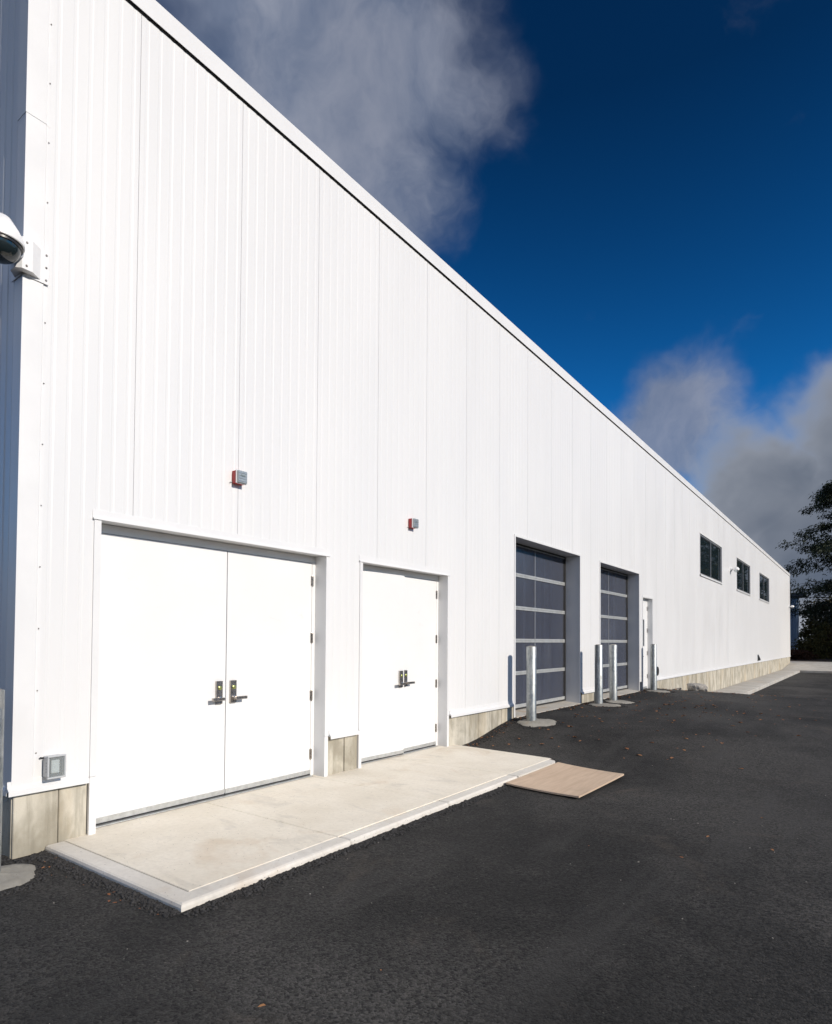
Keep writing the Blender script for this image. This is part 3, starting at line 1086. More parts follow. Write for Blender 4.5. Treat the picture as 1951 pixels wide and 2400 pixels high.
def window(y0, y1, z0, z1, label):
    mb = MB()
    w = 0.035
    mb.box((-0.02, y0 - w, z0 - 0.002), (0.012, y0, z1 + w))
    mb.box((-0.02, y1, z0 - 0.002), (0.012, y1 + w, z1 + w))
    mb.box((-0.02, y0, z1 + 0.0005), (0.012, y1, z1 + w))
    for a, b in ((y0 - 0.012, y0 - 0.0005), (y1 + 0.0005, y1 + 0.012)):
        mb.box((-0.09, a, z0), (-0.0205, b, z1))
    mb.box((-0.09, y0 - 0.012, z1 + 0.0008), (-0.0205, y1 + 0.012, z1 + 0.012))
    wn = tag(mb.build('window', M['trim'], wh), label)
    d = 0.024
    mb = MB()
    t = 0.045
    mb.box((-d - 0.05, y0, z0), (-d, y0 + t, z1))
    mb.box((-d - 0.05, y1 - t, z0), (-d, y1, z1))
    mb.box((-d - 0.05, y0 + t, z0), (-d - 0.001, y1 - t, z0 + t))
    mb.box((-d - 0.05, y0 + t, z1 - t), (-d - 0.001, y1 - t, z1))
    ym = (y0 + y1) / 2
    mb.box((-d - 0.05, ym - t / 2, z0 + t), (-d + 0.004, ym + t / 2, z1 - t))
    mb.build('frame', M['alu'], wn)
    mb = MB()
    g = 0.022
    for a, b in ((y0 + t, ym - t / 2), (ym + t / 2, y1 - t)):
        mb.box((-d - 0.045, a, z0 + t), (-d - 0.012, a + g, z1 - t))
        mb.box((-d - 0.045, b - g * 3, z0 + t), (-d - 0.012, b, z1 - t))
        mb.box((-d - 0.0451, a + g, z0 + t), (-d - 0.0121, b - g * 3, z0 + t + g))
        mb.box((-d - 0.0451, a + g, z1 - t - g * 2), (-d - 0.0121, b - g * 3, z1 - t))
    mb.build('gasket', M['black'], wn)
    for a, b in ((y0 + t, ym - t / 2), (ym + t / 2, y1 - t)):
        mb = MB()
        mb.box((-d - 0.04, a + g * 0.5, z0 + t + g * 0.5), (-d - 0.03, b - g * 0.5, z1 - t - g * 0.5))
        mb.build('pane', M['glass'], wn)
    mb = MB()
    mb.extrude([(-0.125, z0 - 0.001), (0.040, z0 - 0.018), (0.044, z0 - 0.075), (0.038, z0 - 0.075), (0.034, z0 - 0.028), (-0.125, z0 - 0.020)][::-1], 'y', y0 - 0.05, y1 + 0.05)
    mb.build('sill', M['trim'], wn)


window(24.70, 28.97, 4.09, 5.60, 'nearest of the three high windows')
window(32.74, 36.95, 4.09, 5.60, 'middle of the three high windows')
window(40.50, 44.90, 4.09, 5.60, 'farthest of the three high windows')

# ------------------------------------------------------------------ concrete pad at the double doors
pad = empty('concrete_pad', (0, 2.15, 0), 'pale concrete pad at the white double doors', kind='structure')
YB = [2.291, 3.613, 5.015, 6.467, 7.86]
XB = 1.597


def slab_piece(x0, x1, ya, yb, z, name, mt, par, bev=0.008, thick=0.14, taper=0.0, pl=None):
    mb = MB()
    mb.box((x0, ya, z - thick), (x1, yb, z), 0, bev)
    if taper:
        mb.v = [(x, y - taper * max(0, x) * (1 if abs(y - yb) < 0.05 else 0), zz) for x, y, zz in mb.v]
    return mb.build(name, mt, par)


for i, (a, b) in enumerate(zip(YB[:-1], YB[1:])):
    last = i == len(YB) - 2
    slab_piece(-0.28, XB - 0.002, a + 0.0035, b - (0.0 if last else 0.0035), 0.0, 'slab', M['slab'], pad, 0.004, taper=0.10 if last else 0)
    if not last:
        if i > 0:
            slab_piece(XB + 0.003, 1.735, a + 0.003, b - 0.003, -0.002, 'border', M['border'], pad, 0.016)
# far outer corner of the border, rounded
mb = MB()
pl = [(XB + 0.003, YB[3] + 0.003), (1.735, YB[3] + 0.003), (1.745, 7.42)]
for t in np.linspace(0, 1, 7)[1:]:
    an = t * R(84)
    pl.append((1.745 - 0.22 * (1 - math.cos(an)), 7.42 + 0.25 * math.sin(an)))
pl.append((XB + 0.003, 7.86 - 0.10 * XB))
mb.prism(pl, -0.14, -0.002)
mb.build('border', M['border'], pad)
# near border, one L-shaped pour mitred at the corner
mb = MB()
bp = [(0.0, -0.14), (0.0, -0.024), (0.007, -0.008), (0.022, -0.002), (0.135, -0.002), (0.139, -0.006), (0.139, -0.14)]
vs_ = []
for k_ in range(3):
    for u, z in bp:
        vs_.append([(0.0, 2.15 + u, z), (1.735 - u, 2.15 + u, z), (1.735 - u, 3.610, z)][k_])
nb_ = len(bp)
fs = [(k_ * nb_ + i, k_ * nb_ + (i + 1) % nb_, (k_ + 1) * nb_ + (i + 1) % nb_, (k_ + 1) * nb_ + i) for k_ in range(2) for i in range(nb_)]
fs += [tuple(range(nb_))[::-1], tuple(range(2 * nb_, 3 * nb_))]
mb.add(vs_, fs)
mb.build('border', M['border'], pad)
mb = MB()
mb.box((-0.2, 2.17, -0.13), (1.70, 7.5, -0.0095))
mb.build('pad_base', M['collar'], pad)

# ------------------------------------------------------------------ far walk and kerb
walk = empty('sidewalk', (0, 25, -0.45), 'grey concrete walk with kerb past the far corner', kind='structure')
WZ = -0.42
yy = [27.6 + 1.5 * i for i in range(0, 16)] + [51.6]
for a, b in zip(yy[:-1], yy[1:]):
    slab_piece(0.0, 0.985, a + 0.004, b - 0.004, WZ, 'slab', M['walk'], walk, 0.008, 0.3)
    slab_piece(0.993, 1.14, a + 0.004, b - 0.004, WZ - 0.002, 'kerb', M['walk'], walk, 0.02, 0.4)
# rounded near end, kerb sloping down into the yard
mb = MB()
pl = [(0.0, 27.596), (0.0, 24.2), (0.35, 24.35)]
for t in np.linspace(0, 1, 8):
    an = R(-80) + t * R(80)
    pl.append((0.62 + 0.52 * math.cos(an), 25.6 + 1.1 * math.sin(an)))
pl.append((1.14, 27.596))
n = len(pl)
vs_ = [(x, y, -1.0) for x, y in pl] + [(x, y, WZ - 0.002 + 0.10 * max(0, (26.6 - y) / 2.4)) for x, y in pl]
mb.add(vs_, [tuple(range(n, 2 * n))] + [(i, (i + 1) % n, n + (i + 1) % n, n + i) for i in range(n)])
mb.build('kerb_end', M['walk'], walk)
# cross walk rising to the far corner
yy = [51.61, 53.1, 59.6]
for (xa, xb) in [(-3.0, 0.0)] + [(0.0 + 2.9 * i, 2.9 * (i + 1)) for i in range(10)]:
    mb = MB()
    x0_, x1_ = xa + 0.004, xb - 0.004
    if xb <= 0.01:
        ya, za = Y1 + 0.02, -0.06
    else:
        ya, za = 51.9, WZ
    vs_ = [(x0_, ya, za), (x1_, ya, za), (x1_, 59.8, 0.0), (x0_, 59.8, 0.0)]
    vs_ += [(x, y, z - 0.3) for x, y, z in vs_]
    mb.add(vs_, [(0, 1, 2, 3), (0, 4, 5, 1), (1, 5, 6, 2), (2, 6, 7, 3), (3, 7, 4, 0)])
    mb.build('slab', M['walk'], walk)
    if xb > 0.01:
        mb = MB()
        mb.box((x0_ + (1.14 if xa < 0.1 else 0), 51.64, WZ - 0.4), (x1_, 51.894, WZ + 0.012), 0, 0.02)
        mb.build('kerb', M['walk'], walk)


# ------------------------------------------------------------------ bollards
def make_bollard():
    o = empty('bollard', (0, 0, 0))
    mb = MB()
    r = 0.084
    mb.lathe([(r, -0.15), (r, 1.262), (r - 0.003, 1.266), (r - 0.010, 1.266)], (0, 0, 0), 40)
    mb.build('pipe', M['galv'], o, True)
    mb = MB()
    mb.lathe([(r - 0.0102, 1.262), (r - 0.02, 1.270), (r * 0.55, 1.277), (0.0, 1.280)], (0, 0, 0), 32)
    mb.build('concrete_fill', M['collar'], o, True)
    return o


rng = random.Random(5)


def add_collar(b, rx, ry, dx, dy):
    x0, y0_, z0_ = b.location
    mb = MB()
    seg, rings = 40, 5
    ph = [rng.uniform(0, 6.28) for _ in range(3)]
    vs_, fs = [], []
    for i in range(rings + 1):
        t = i / rings
        for k in range(seg):
            a = 2 * math.pi * k / seg
            w = 1 + 0.09 * math.sin(2 * a + ph[0]) + 0.06 * math.sin(5 * a + ph[1]) + 0.03 * math.sin(9 * a + ph[2])
            rr_ = 0.075 + (1 * w - 0.075) * t
            x = x0 + dx * t + rx * rr_ * math.cos(a)
            y = y0_ + dy * t + ry * rr_ * math.sin(a)
            h = (0.030 * (1 - t) ** 1.2 + 0.010 + rng.uniform(-0.005, 0.005)) if i < rings else -0.03
            x = max(x, -0.005)
            vs_.append((x, y, float(zg(x, y)) + h))
    for i in range(rings):
        for k in range(seg):
            k2 = (k + 1) % seg
            fs.append((i * seg + k, (i + 1) * seg + k, (i + 1) * seg + k2, i * seg + k2))
    mb.add(vs_, fs)
    mb.build('concrete_collar', M['collar'], b, True)


b0 = make_bollard()
spots = [(0.25, 1.677, 'bollard at the left edge, guarding the near building corner', 0.30, 0.30, 0.08, 0.0),
         (0.405, 9.58, 'nearest of four bollards, at the left jamb of the nearer overhead door', 0.34, 0.34, 0.12, 0.02),
         (0.390, 12.86, 'bollard between the overhead doors, at the right jamb of the nearer one', 0.36, 0.34, 0.14, 0.0),
         (0.400, 13.76, 'bollard at the left jamb of the farther overhead door', 0.36, 0.36, 0.16, 0.0),
         (0.300, 17.36, 'bollard carrying a round black push plate beside the single door', 0.36, 0.36, 0.14, 0.0)]
bols = []
for i, (x, y, lab, rx, ry, dx, dy) in enumerate(spots):
    o = b0 if i == 0 else copy_tree(b0)
    o.location = (x, y, float(zg(x, y)) - (0.0 if i else 0.02))
    tag(o, lab, 'bollard', 'galvanised pipe bollards along the white wall')
    bols.append(o)
for o, (x, y, lab, rx, ry, dx, dy) in zip(bols, spots):
    add_collar(o, rx, ry, dx, dy)
mb = MB()
bx, by, bz = bols[4].location
ry = Matrix.Rotation(R(90), 3, 'Y')
mb.lathe([(0.0, 0.0), (0.118, 0.0), (0.125, 0.006), (0.125, 0.022), (0.116, 0.032), (0.0, 0.036)], (bx + 0.02, by + 0.235, 0.745), 28, 0, ry)
mb.box((bx - 0.02, by + 0.07, 0.70), (bx + 0.019, by + 0.25, 0.79))
mb.build('push_plate', M['black'], bols[4], True)

# ------------------------------------------------------------------ wall fixtures
def strobe(y, z, label):
    o = empty('alarm_strobe', (0, y, z), label, 'alarm', 'red alarm strobes above the double doors')
    mb = MB()
    mb.box((0.001, y - 0.052, z - 0.062), (0.060, y + 0.062, z + 0.060), 0, 0.003)
    mb.build('back_box', M['red'], o)
    mb = MB()
    mb.box((0.061, y - 0.056, z - 0.066), (0.074, y + 0.066, z + 0.064), 0, 0.002)
    mb.build('rim', M['camwhite'], o)
    mb = MB()
    mb.box((0.0745, y - 0.050, z - 0.060), (0.092, y + 0.060, z + 0.058), 0, 0.004)
    for i in range(4):
        zz = z - 0.045 + i * 0.026
        mb.box((0.0921, y - 0.044, zz), (0.096, y + 0.054, zz + 0.012))
    mb.build('grille', M['grille'], o)
    mb = MB()
    mb.box((0.0965, y - 0.018, z + 0.004), (0.108, y + 0.030, z + 0.026), 0, 0.004)
    mb.build('flash_lens', M['clear'], o)
    mb = MB()
    mb.tube((0.0, y - 0.045, z - 0.050), (0.018, y - 0.085, z - 0.058), 0.004)
    mb.build('cable', M['grey'], o)


strobe(3.83, 3.128, 'red and silver alarm strobe above the wide double door')
strobe(6.69, 3.128, 'red and silver alarm strobe above the narrower double door')

# weatherproof outlet box with clear cover
yc, zc = 2.178, 0.592
ob = empty('outlet_box', (0, yc, zc), 'grey weatherproof outlet box with clear cover, low on the near wall', 'outlet')
mb = MB()
mb.box((0.001, yc - 0.058, zc - 0.075), (0.075, yc + 0.058, zc + 0.078), 0, 0.006)
mb.build('body', M['grey'], ob)
mb = MB()
for a, b, c, d in ((-0.066, 0.066, -0.085, -0.070), (-0.066, 0.066, 0.073, 0.088), (-0.066, -0.052, -0.0695, 0.0725), (0.052, 0.066, -0.0695, 0.0725)):
    mb.box((0.0755, yc + a, zc + c), (0.100, yc + b, zc + d), 0, 0.004)
mb.build('cover_frame', M['grey'], ob)
mb = MB()
mb.box((0.096, yc - 0.0515, zc - 0.0695), (0.104, yc + 0.0515, zc + 0.0725), 0, 0.003)
mb.build('clear_cover', M['clear'], ob)
mb = MB()
mb.box((0.0752, yc - 0.05, zc - 0.068), (0.077, yc + 0.05, zc + 0.07))
mb.build('shadow_plate', M['darkgrey'], ob)
mb = MB()
mb.box((0.0775, yc - 0.036, zc - 0.045), (0.092, yc + 0.022, zc + 0.052), 0, 0.004)
mb.build('receptacle', M['camwhite'], ob)
mb = MB()
for i in range(4):
    mb.box((0.060, yc - 0.0605, zc - 0.04 + i * 0.022), (0.072, yc - 0.0582, zc - 0.028 + i * 0.022))
mb.tube((0.01, yc - 0.058, zc + 0.065), (0.02, yc - 0.085, zc + 0.070), 0.006)
mb.build('latch', M['black'], ob)

# domed camera on a corner bracket
cs = empty('security_camera', (0.0, Y0, 4.3), 'white domed security camera on a corner bracket, upper left', 'camera')
mb = MB()
mb.box((0.0135, Y0 - 0.0, 4.205), (0.019, Y0 + 0.165, 4.455), 0, 0.002)
mb.box((-0.165, Y0 - 0.019, 4.205), (0.0, Y0 - 0.0135, 4.455), 0, 0.002)
# mitred box out of the corner
mb.prism([(0.0195, Y0 + 0.105), (0.075, Y0 + 0.030), (0.075, Y0 - 0.040), (0.040, Y0 - 0.075), (-0.030, Y0 - 0.075), (-0.105, Y0 - 0.0195), (0.0195, Y0 - 0.0195)], 4.222, 4.452)
mb.build('corner_bracket', M['camwhite'], cs)
mb = MB()
dv = Vector((1, -1, 0)).normalized()
p0 = Vector((0.055, Y0 - 0.055, 4.30))
q = Vector((0.095, 1.728, 4.33))
mb.tube(p0, q + Vector((0.0, 0.0, 0.06)), 0.050, 0.040, 12)
mb.build('arm', M['camwhite'], cs, True)
mb = MB()
cx, cy, cz = 0.095, 1.728, 4.315
mb.lathe([(0.0, 0.190), (0.045, 0.189), (0.068, 0.176), (0.115, 0.105), (0.142, 0.055), (0.152, 0.025), (0.152, 0.0), (0.148, -0.004), (0.142, -0.004), (0.140, 0.006), (0.0, 0.006)], (cx, cy, cz), 48)
mb.build('sun_hood', M['camwhite'], cs, True)
mb = MB()
mb.lathe([(0.138, 0.0055), (0.138, -0.022), (0.130, -0.024)], (cx, cy, cz), 40)
mb.build('dark_band', M['black'], cs, True)
mb = MB()
pr = [(0.128 * math.cos(a), -0.024 - 0.105 * math.sin(a)) for a in np.linspace(0, R(89.9), 10)]
mb.lathe(pr, (cx, cy, cz), 40)
mb.build('dome', M['glass'], cs, True)
mb = MB()
mb.lathe([(0.122, -0.006), (0.120, -0.040), (0.100, -0.070), (0.0, -0.075)], (cx, cy, cz), 32)
mb.build('turret', M['black'], cs, True)
mb = MB()
lr = Matrix.Rotation(R(125), 3, Vector((0.6, 0.8, 0)))
mb.lathe([(0.042, -0.02), (0.042, 0.045), (0.034, 0.048), (0.030, 0.040), (0.0, 0.038)], (cx, cy, cz - 0.070), 24, 0, lr)
mb.build('lens', M['glass'], cs, True)
mb = MB()
for z in (4.235, 4.33, 4.425):
    mb.lathe([(0.008, 0), (0.008, 0.004), (0.004, 0.008)], (0.019, Y0 + 0.145, z), 8, 0, ry)
for z in (4.25, 4.42):
    mb.lathe([(0.008, 0), (0.008, 0.004), (0.004, 0.008)], (0.0755, Y0 - 0.01, z), 8, 0, ry)
mb.build('bolt', M['nickel'], cs)

# small wall camera by the middle window, and its twin at the far corner
def small_cam(y, z, label):  # noqa
    o = empty('wall_camera', (0, y, z), label, 'camera', 'small white wall cameras')
    mb = MB()
    mb.lathe([(0.10, 0.0), (0.10, 0.05), (0.07, 0.06), (0.0, 0.062)], (0.0, y, z), 20, 0, ry)
    mb.box((0.05, y - 0.035, z - 0.03), (0.18, y + 0.035, z + 0.03), 0, 0.01)
    mb.build('mount', M['camwhite'], o, True)
    mb = MB()
    mb.lathe([(0.0, 0.10), (0.07, 0.095), (0.125, 0.03), (0.13, -0.03), (0.11, -0.05)], (0.24, y, z), 24)
    mb.build('housing', M['camwhite'], o, True)
    mb = MB()
    mb.lathe([(0.105, -0.051), (0.085, -0.11), (0.04, -0.14), (0.0, -0.145)], (0.24, y, z), 20)
    mb.build('dome', M['clear'], o, True)


small_cam(31.1, 4.86, 'small white domed camera on the wall between two high windows')
small_cam(57.3, 4.42, 'small white domed camera at the far corner of the wall')

# low vent hood near the far end
vn = empty('wall_vent', (0, 39.6, 0.62), 'small dark wall vent low on the far wall', 'vent')
mb = MB()
mb.box((0.0, 39.38, 0.50), (0.03, 39.86, 0.86), 0, 0.005)
mb.build('flange', M['alu'], vn)
mb = MB()
mb.extrude([(0.0305, 0.53), (0.12, 0.53), (0.12, 0.60), (0.0305, 0.83)], 'y', 39.43, 39.81)
mb.build('hood', M['black'], vn)

# ------------------------------------------------------------------ loose things
# plywood sheet lying against the pad
pc = [(1.775, 7.50), (2.66, 7.36), (2.62, 6.05), (1.765, 6.10)]
mb = MB()
NU, NV = 8, 12
vs_, fs = [], []
for lay in (0, 1):
    for j in range(NV + 1):
        for i in range(NU + 1):
            u, v = i / NU, j / NV
            x = (pc[3][0] * (1 - u) + pc[2][0] * u) * (1 - v) + (pc[0][0] * (1 - u) + pc[1][0] * u) * v
            y = (pc[3][1] * (1 - u) + pc[2][1] * u) * (1 - v) + (pc[0][1] * (1 - u) + pc[1][1] * u) * v
            z = float(zg(x, y)) + 0.012 + 0.010 * (u - 0.5) ** 2 * 4 + 0.008 * v * v + lay * 0.018
            vs_.append((x, y, z))
nn = (NU + 1) * (NV + 1)
for j in range(NV):
    for i in range(NU):
        a = j * (NU + 1) + i
        q_ = (a, a + 1, a + NU + 2, a + NU + 1)
        fs.append(q_[::-1])
        fs.append(tuple(x + nn for x in q_))
per = [i for i in range(NU + 1)] + [(j + 1) * (NU + 1) + NU for j in range(NV)] + [NV * (NU + 1) + i for i in range(NU - 1, -1, -1)] + [j * (NU + 1) for j in range(NV - 1, 0, -1)]
for a, b in zip(per, per[1:] + per[:1]):
    fs.append((a, b, b + nn, a + nn))
mb.add(vs_, fs)
tag(mb.build('plywood_sheet', M['ply'], None, org=(2.2, 6.75, -0.04)), 'tan plywood sheet lying on the asphalt beside the concrete pad', 'board')

# crumpled paper sack and a short plank by the far base
sx, sy = 0.85, 20.0
sz = float(zg(sx, sy))
mb = MB()
rs = random.Random(8)
NU, NV = 26, 16
L_, W_, H_ = 0.30, 0.20, 0.13
vs_ = []
for j in range(NV + 1):
    ph = math.pi * j / NV
    for i in range(NU):
        th = 2 * math.pi * i / NU
        cx_, cy_, cz_ = math.cos(th) * math.sin(ph), math.sin(th) * math.sin(ph), math.cos(ph)
        e = 0.45
        f_ = lambda c, p: math.copysign(abs(c) ** p, c)
        n_ = 1 + 0.07 * math.sin(5 * th + 3 * ph) + 0.05 * math.sin(11 * th - 4 * ph + 1) + rs.uniform(-0.035, 0.035)
        x, y = W_ * f_(cx_, e) * n_, L_ * f_(cy_, e) * n_
        z = H_ * f_(cz_, 0.7) * n_ * (0.75 + 0.35 * (cy_ * 0.5 + 0.5))
        an = R(38)
        vs_.append((sx + x * math.cos(an) - y * math.sin(an), sy + x * math.sin(an) + y * math.cos(an), sz + 0.11 + max(z, -0.115)))
fs = [(j * NU + i, (j + 1) * NU + i, (j + 1) * NU + (i + 1) % NU, j * NU + (i + 1) % NU) for j in range(NV) for i in range(NU)]
mb.add(vs_, fs)
tag(mb.build('paper_sack', M['sack'], None, True, org=(sx, sy, sz)), 'crumpled grey paper sack lying on the asphalt near the far base', 'sack')
mb = MB()
px, py = 0.30, 19.9
pz = float(zg(px, py))
mb.box((px - 0.05, py - 0.32, pz), (px + 0.06, py + 0.32, pz + 0.055), 0, 0.006)
tag(mb.build('plank', M['plank'], None, org=(px, py, pz)), 'short grey plank on the asphalt left of the paper sack', 'plank')


# ------------------------------------------------------------------ scatter: crumbs, chips, fallen leaves
def np_build(name, V, F, mt, kind=None, label=None, cat=None, parent=None):
    me = bpy.data.meshes.new(name)
    V = np.asarray(V, np.float32)
    F = np.asarray(F, np.int32)
    n = F.shape[1]
    me.vertices.add(len(V))
    me.vertices.foreach_set('co', V.ravel())
    me.loops.add(F.size)
    me.loops.foreach_set('vertex_index', F.ravel())
    me.polygons.add(len(F))
    me.polygons.foreach_set('loop_start', np.arange(0, F.size, n, dtype=np.int32))
    me.polygons.foreach_set('loop_total', np.full(len(F), n, np.int32))
    me.materials.append(mt)
    me.update(calc_edges=True)
    me.validate()
    o = bpy.data.objects.new(name, me)
    COL.objects.link(o)
    o.parent = parent
    return tag(o, label, cat, None, kind)


nr = np.random.RandomState(3)
ico_v = np.array([(0, 0, 1), (.89, 0, .45), (.28, .85, .45), (-.72, .53, .45), (-.72, -.53, .45), (.28, -.85, .45),
                  (.72, .53, -.45), (-.28, .85, -.45), (-.89, 0, -.45), (-.28, -.85, -.45), (.72, -.53, -.45), (0, 0, -1)])
ico_f = np.array([(0, 1, 2), (0, 2, 3), (0, 3, 4), (0, 4, 5), (0, 5, 1), (1, 6, 2), (2, 7, 3), (3, 8, 4), (4, 9, 5), (5, 10, 1),
                  (6, 7, 2), (7, 8, 3), (8, 9, 4), (9, 10, 5), (10, 6, 1), (11, 7, 6), (11, 8, 7), (11, 9, 8), (11, 10, 9), (11, 6, 10)])


def rocks(P, S):
    n = len(P)
    V = ico_v[None] * (1 + nr.uniform(-.3, .3, (n, 12, 1)))
    V = V * (S[:, None, None] * nr.uniform(.6, 1.25, (n, 1, 3)))
    V[..., 2] *= 0.7
    a = nr.uniform(0, 6.28, n)
    c, s = np.cos(a)[:, None], np.sin(a)[:, None]
    X = V[..., 0] * c - V[..., 1] * s
    Y = V[..., 0] * s + V[..., 1] * c
    V = np.stack([X, Y, V[..., 2]], -1) + P[:, None, :]
    F = ico_f[None] + (np.arange(n) * 12)[:, None, None]
    return V.reshape(-1, 3), F.reshape(-1, 3)


def along(a, b, n, spread, side):
    t = nr.rand(n)
    d = np.array(b) - np.array(a)
    nrm = np.array([d[1], -d[0]]) / np.hypot(*d) * side
    off = np.abs(nr.normal(0, spread, n))
    P = np.array(a)[None] + t[:, None] * d[None] + nrm[None] * off[:, None]
    return P


pts = [along((1.745, 2.14), (1.745, 7.4), 4200, 0.05, 1), along((0.0, 2.145), (1.74, 2.145), 2200, 0.045, 1),
       along((0.0, 7.90), (1.65, 7.72), 700, 0.05, -1), along((0.02, 7.9), (0.02, 9.75), 1500, 0.07, 1),
       along((0.05, 9.8), (0.05, 17.1), 1800, 0.035, 1), along((0.02, 1.93), (0.02, 2.15), 260, 0.06, 1),
       along((0.0, 1.92), (-0.6, 1.92), 300, 0.05, -1), along((0.02, 18.4), (0.02, 24), 900, 0.05, 1)]
for (bx_, by_, _l, rx_, ry_, dx_, dy_) in spots:
    an_ = nr.uniform(0, 6.283, 420)
    rr_ = nr.normal(1.02, 0.09, 420)
    c_ = np.stack([bx_ + dx_ + rx_ * rr_ * np.cos(an_), by_ + dy_ + ry_ * rr_ * np.sin(an_)], 1)
    pts.append(c_[c_[:, 0] > 0.01])
P = np.concatenate(pts)
P3 = np.stack([P[:, 0], P[:, 1], zg(P[:, 0], P[:, 1]) + 0.002], 1)
V, F = rocks(P3, nr.uniform(0.003, 0.013, len(P3)) * (1 + (nr.rand(len(P3)) > .93) * .6))
np_build('asphalt_crumbs', V, F, M['crumb'], 'stuff', 'loose black asphalt crumbs along the concrete edges', 'gravel')
P = np.stack([nr.uniform(0.1, 6.5, 330), nr.uniform(1.0, 21.0, 330)], 1)
P = P[~((P[:, 0] < 1.78) & (P[:, 1] > 2.1) & (P[:, 1] < 7.95))]
P3 = np.stack([P[:, 0], P[:, 1], zg(P[:, 0], P[:, 1]) + 0.002], 1)
V, F = rocks(P3, nr.uniform(0.002, 0.006, len(P3)))
np_build('stone_chips', V, F, M['pebble'], 'stuff', 'pale stone chips strewn over the asphalt', 'gravel')


def leaves(P, S):
    n = len(P)
    base = np.array([(-1, 0, 0), (-.35, -.55, .18), (.55, -.42, .22), (1.1, 0, .05), (.55, .42, .3), (-.35, .55, .12)])
    V = np.repeat(base[None], n, 0) * S[:, None, None]
    V[..., 2] *= nr.uniform(.4, 2.0, (n, 1))
    a = nr.uniform(0, 6.28, n)
    c, s = np.cos(a)[:, None], np.sin(a)[:, None]
    X = V[..., 0] * c - V[..., 1] * s
    Y = V[..., 0] * s + V[..., 1] * c
    V = np.stack([X, Y, V[..., 2]], -1) + P[:, None, :]
    F = np.concatenate([np.array([[0, 1, 2, 3], [0, 3, 4, 5]])[None] + (np.arange(n) * 6)[:, None, None]], 0)
    return V.reshape(-1, 3), F.reshape(-1, 4)


Pa = np.stack([np.abs(nr.normal(1.6, 1.3, 330)) + .05, nr.uniform(8.2, 20.5, 330)], 1)
Pb = np.stack([np.abs(nr.normal(0, .10, 140)) + .03, nr.uniform(8.0, 17.5, 140)], 1)
Pc = np.stack([nr.uniform(1.8, 6, 14), nr.uniform(1.5, 8, 14)], 1)
Pd = np.stack([nr.uniform(.1, 1.7, 16), nr.uniform(1.95, 2.13, 16)], 1)
P = np.concatenate([Pa, Pb, Pc, Pd])
P3 = np.stack([P[:, 0], P[:, 1], zg(P[:, 0], P[:, 1]) + 0.006], 1)
V, F = leaves(P3, nr.uniform(0.012, 0.042, len(P3)) * np.concatenate([np.ones(330), np.full(140, .8), np.full(14, .45), np.full(16, .4)]))
np_build('fallen_leaves', V, F, M['fallen'], 'stuff', 'fallen brown leaves scattered over the asphalt', 'leaves')

# ------------------------------------------------------------------ shed behind the far corner
sh = empty('metal_shed', (-0.62, 74, 0.4), 'blue grey ribbed metal shed behind the far corner of the warehouse', 'shed')
for j in range(6):
    mb = MB()
    b0_ = -0.62 - j * 1.0
    pr = []
    for k in range(5):
        b = b0_ - k * 0.2
        pr += [(b, 74.0), (b - 0.13, 74.0), (b - 0.15, 73.96), (b - 0.18, 73.96)]
    pr.append((b0_ - 1.0, 74.0))
    for (xa, ya), (xb, yb) in zip(pr[:-1], pr[1:]):
        mb.add([(xa, ya, 0.1), (xb, yb, 0.1), (xb, yb, 6.2), (xa, ya, 6.2)], [(0, 1, 2, 3)])
    mb.build('wall_panel', M['bluesteel'], sh)
mb = MB()
mb.box((-6.6, 74.02, 0.0), (-0.66, 75.2, 6.2))
mb.build('wall', M['bluesteel'], sh)
mb = MB()
mb.extrude([(73.2, 6.25), (76.0, 6.25), (76.0, 6.75), (73.2, 6.6)], 'x', -7.4, 0.15)
mb.build('roof', M['darkroof'], sh)

# ------------------------------------------------------------------ trees
def leaf_quads(C, D, L, W_, droop):
    """one pointed blade per centre C along direction D"""
    n = len(C)
    D = D / np.maximum(np.linalg.norm(D, axis=1, keepdims=True), 1e-6)
    side = np.cross(D, nr.normal(0, 1, (n, 3)))
    side /= np.maximum(np.linalg.norm(side, axis=1, keepdims=True), 1e-6)
    L = L[:, None]
    Wd = W_[:, None]
    a = C
    b = C + D * L * .5 + side * Wd
    c = C + D * L + np.array([0, 0, -1.0]) * droop * L
    d = C + D * L * .5 - side * Wd
    V = np.stack([a, b, c, d], 1).reshape(-1, 3)
    F = (np.arange(n) * 4)[:, None] + np.arange(4)[None]
    return V, F


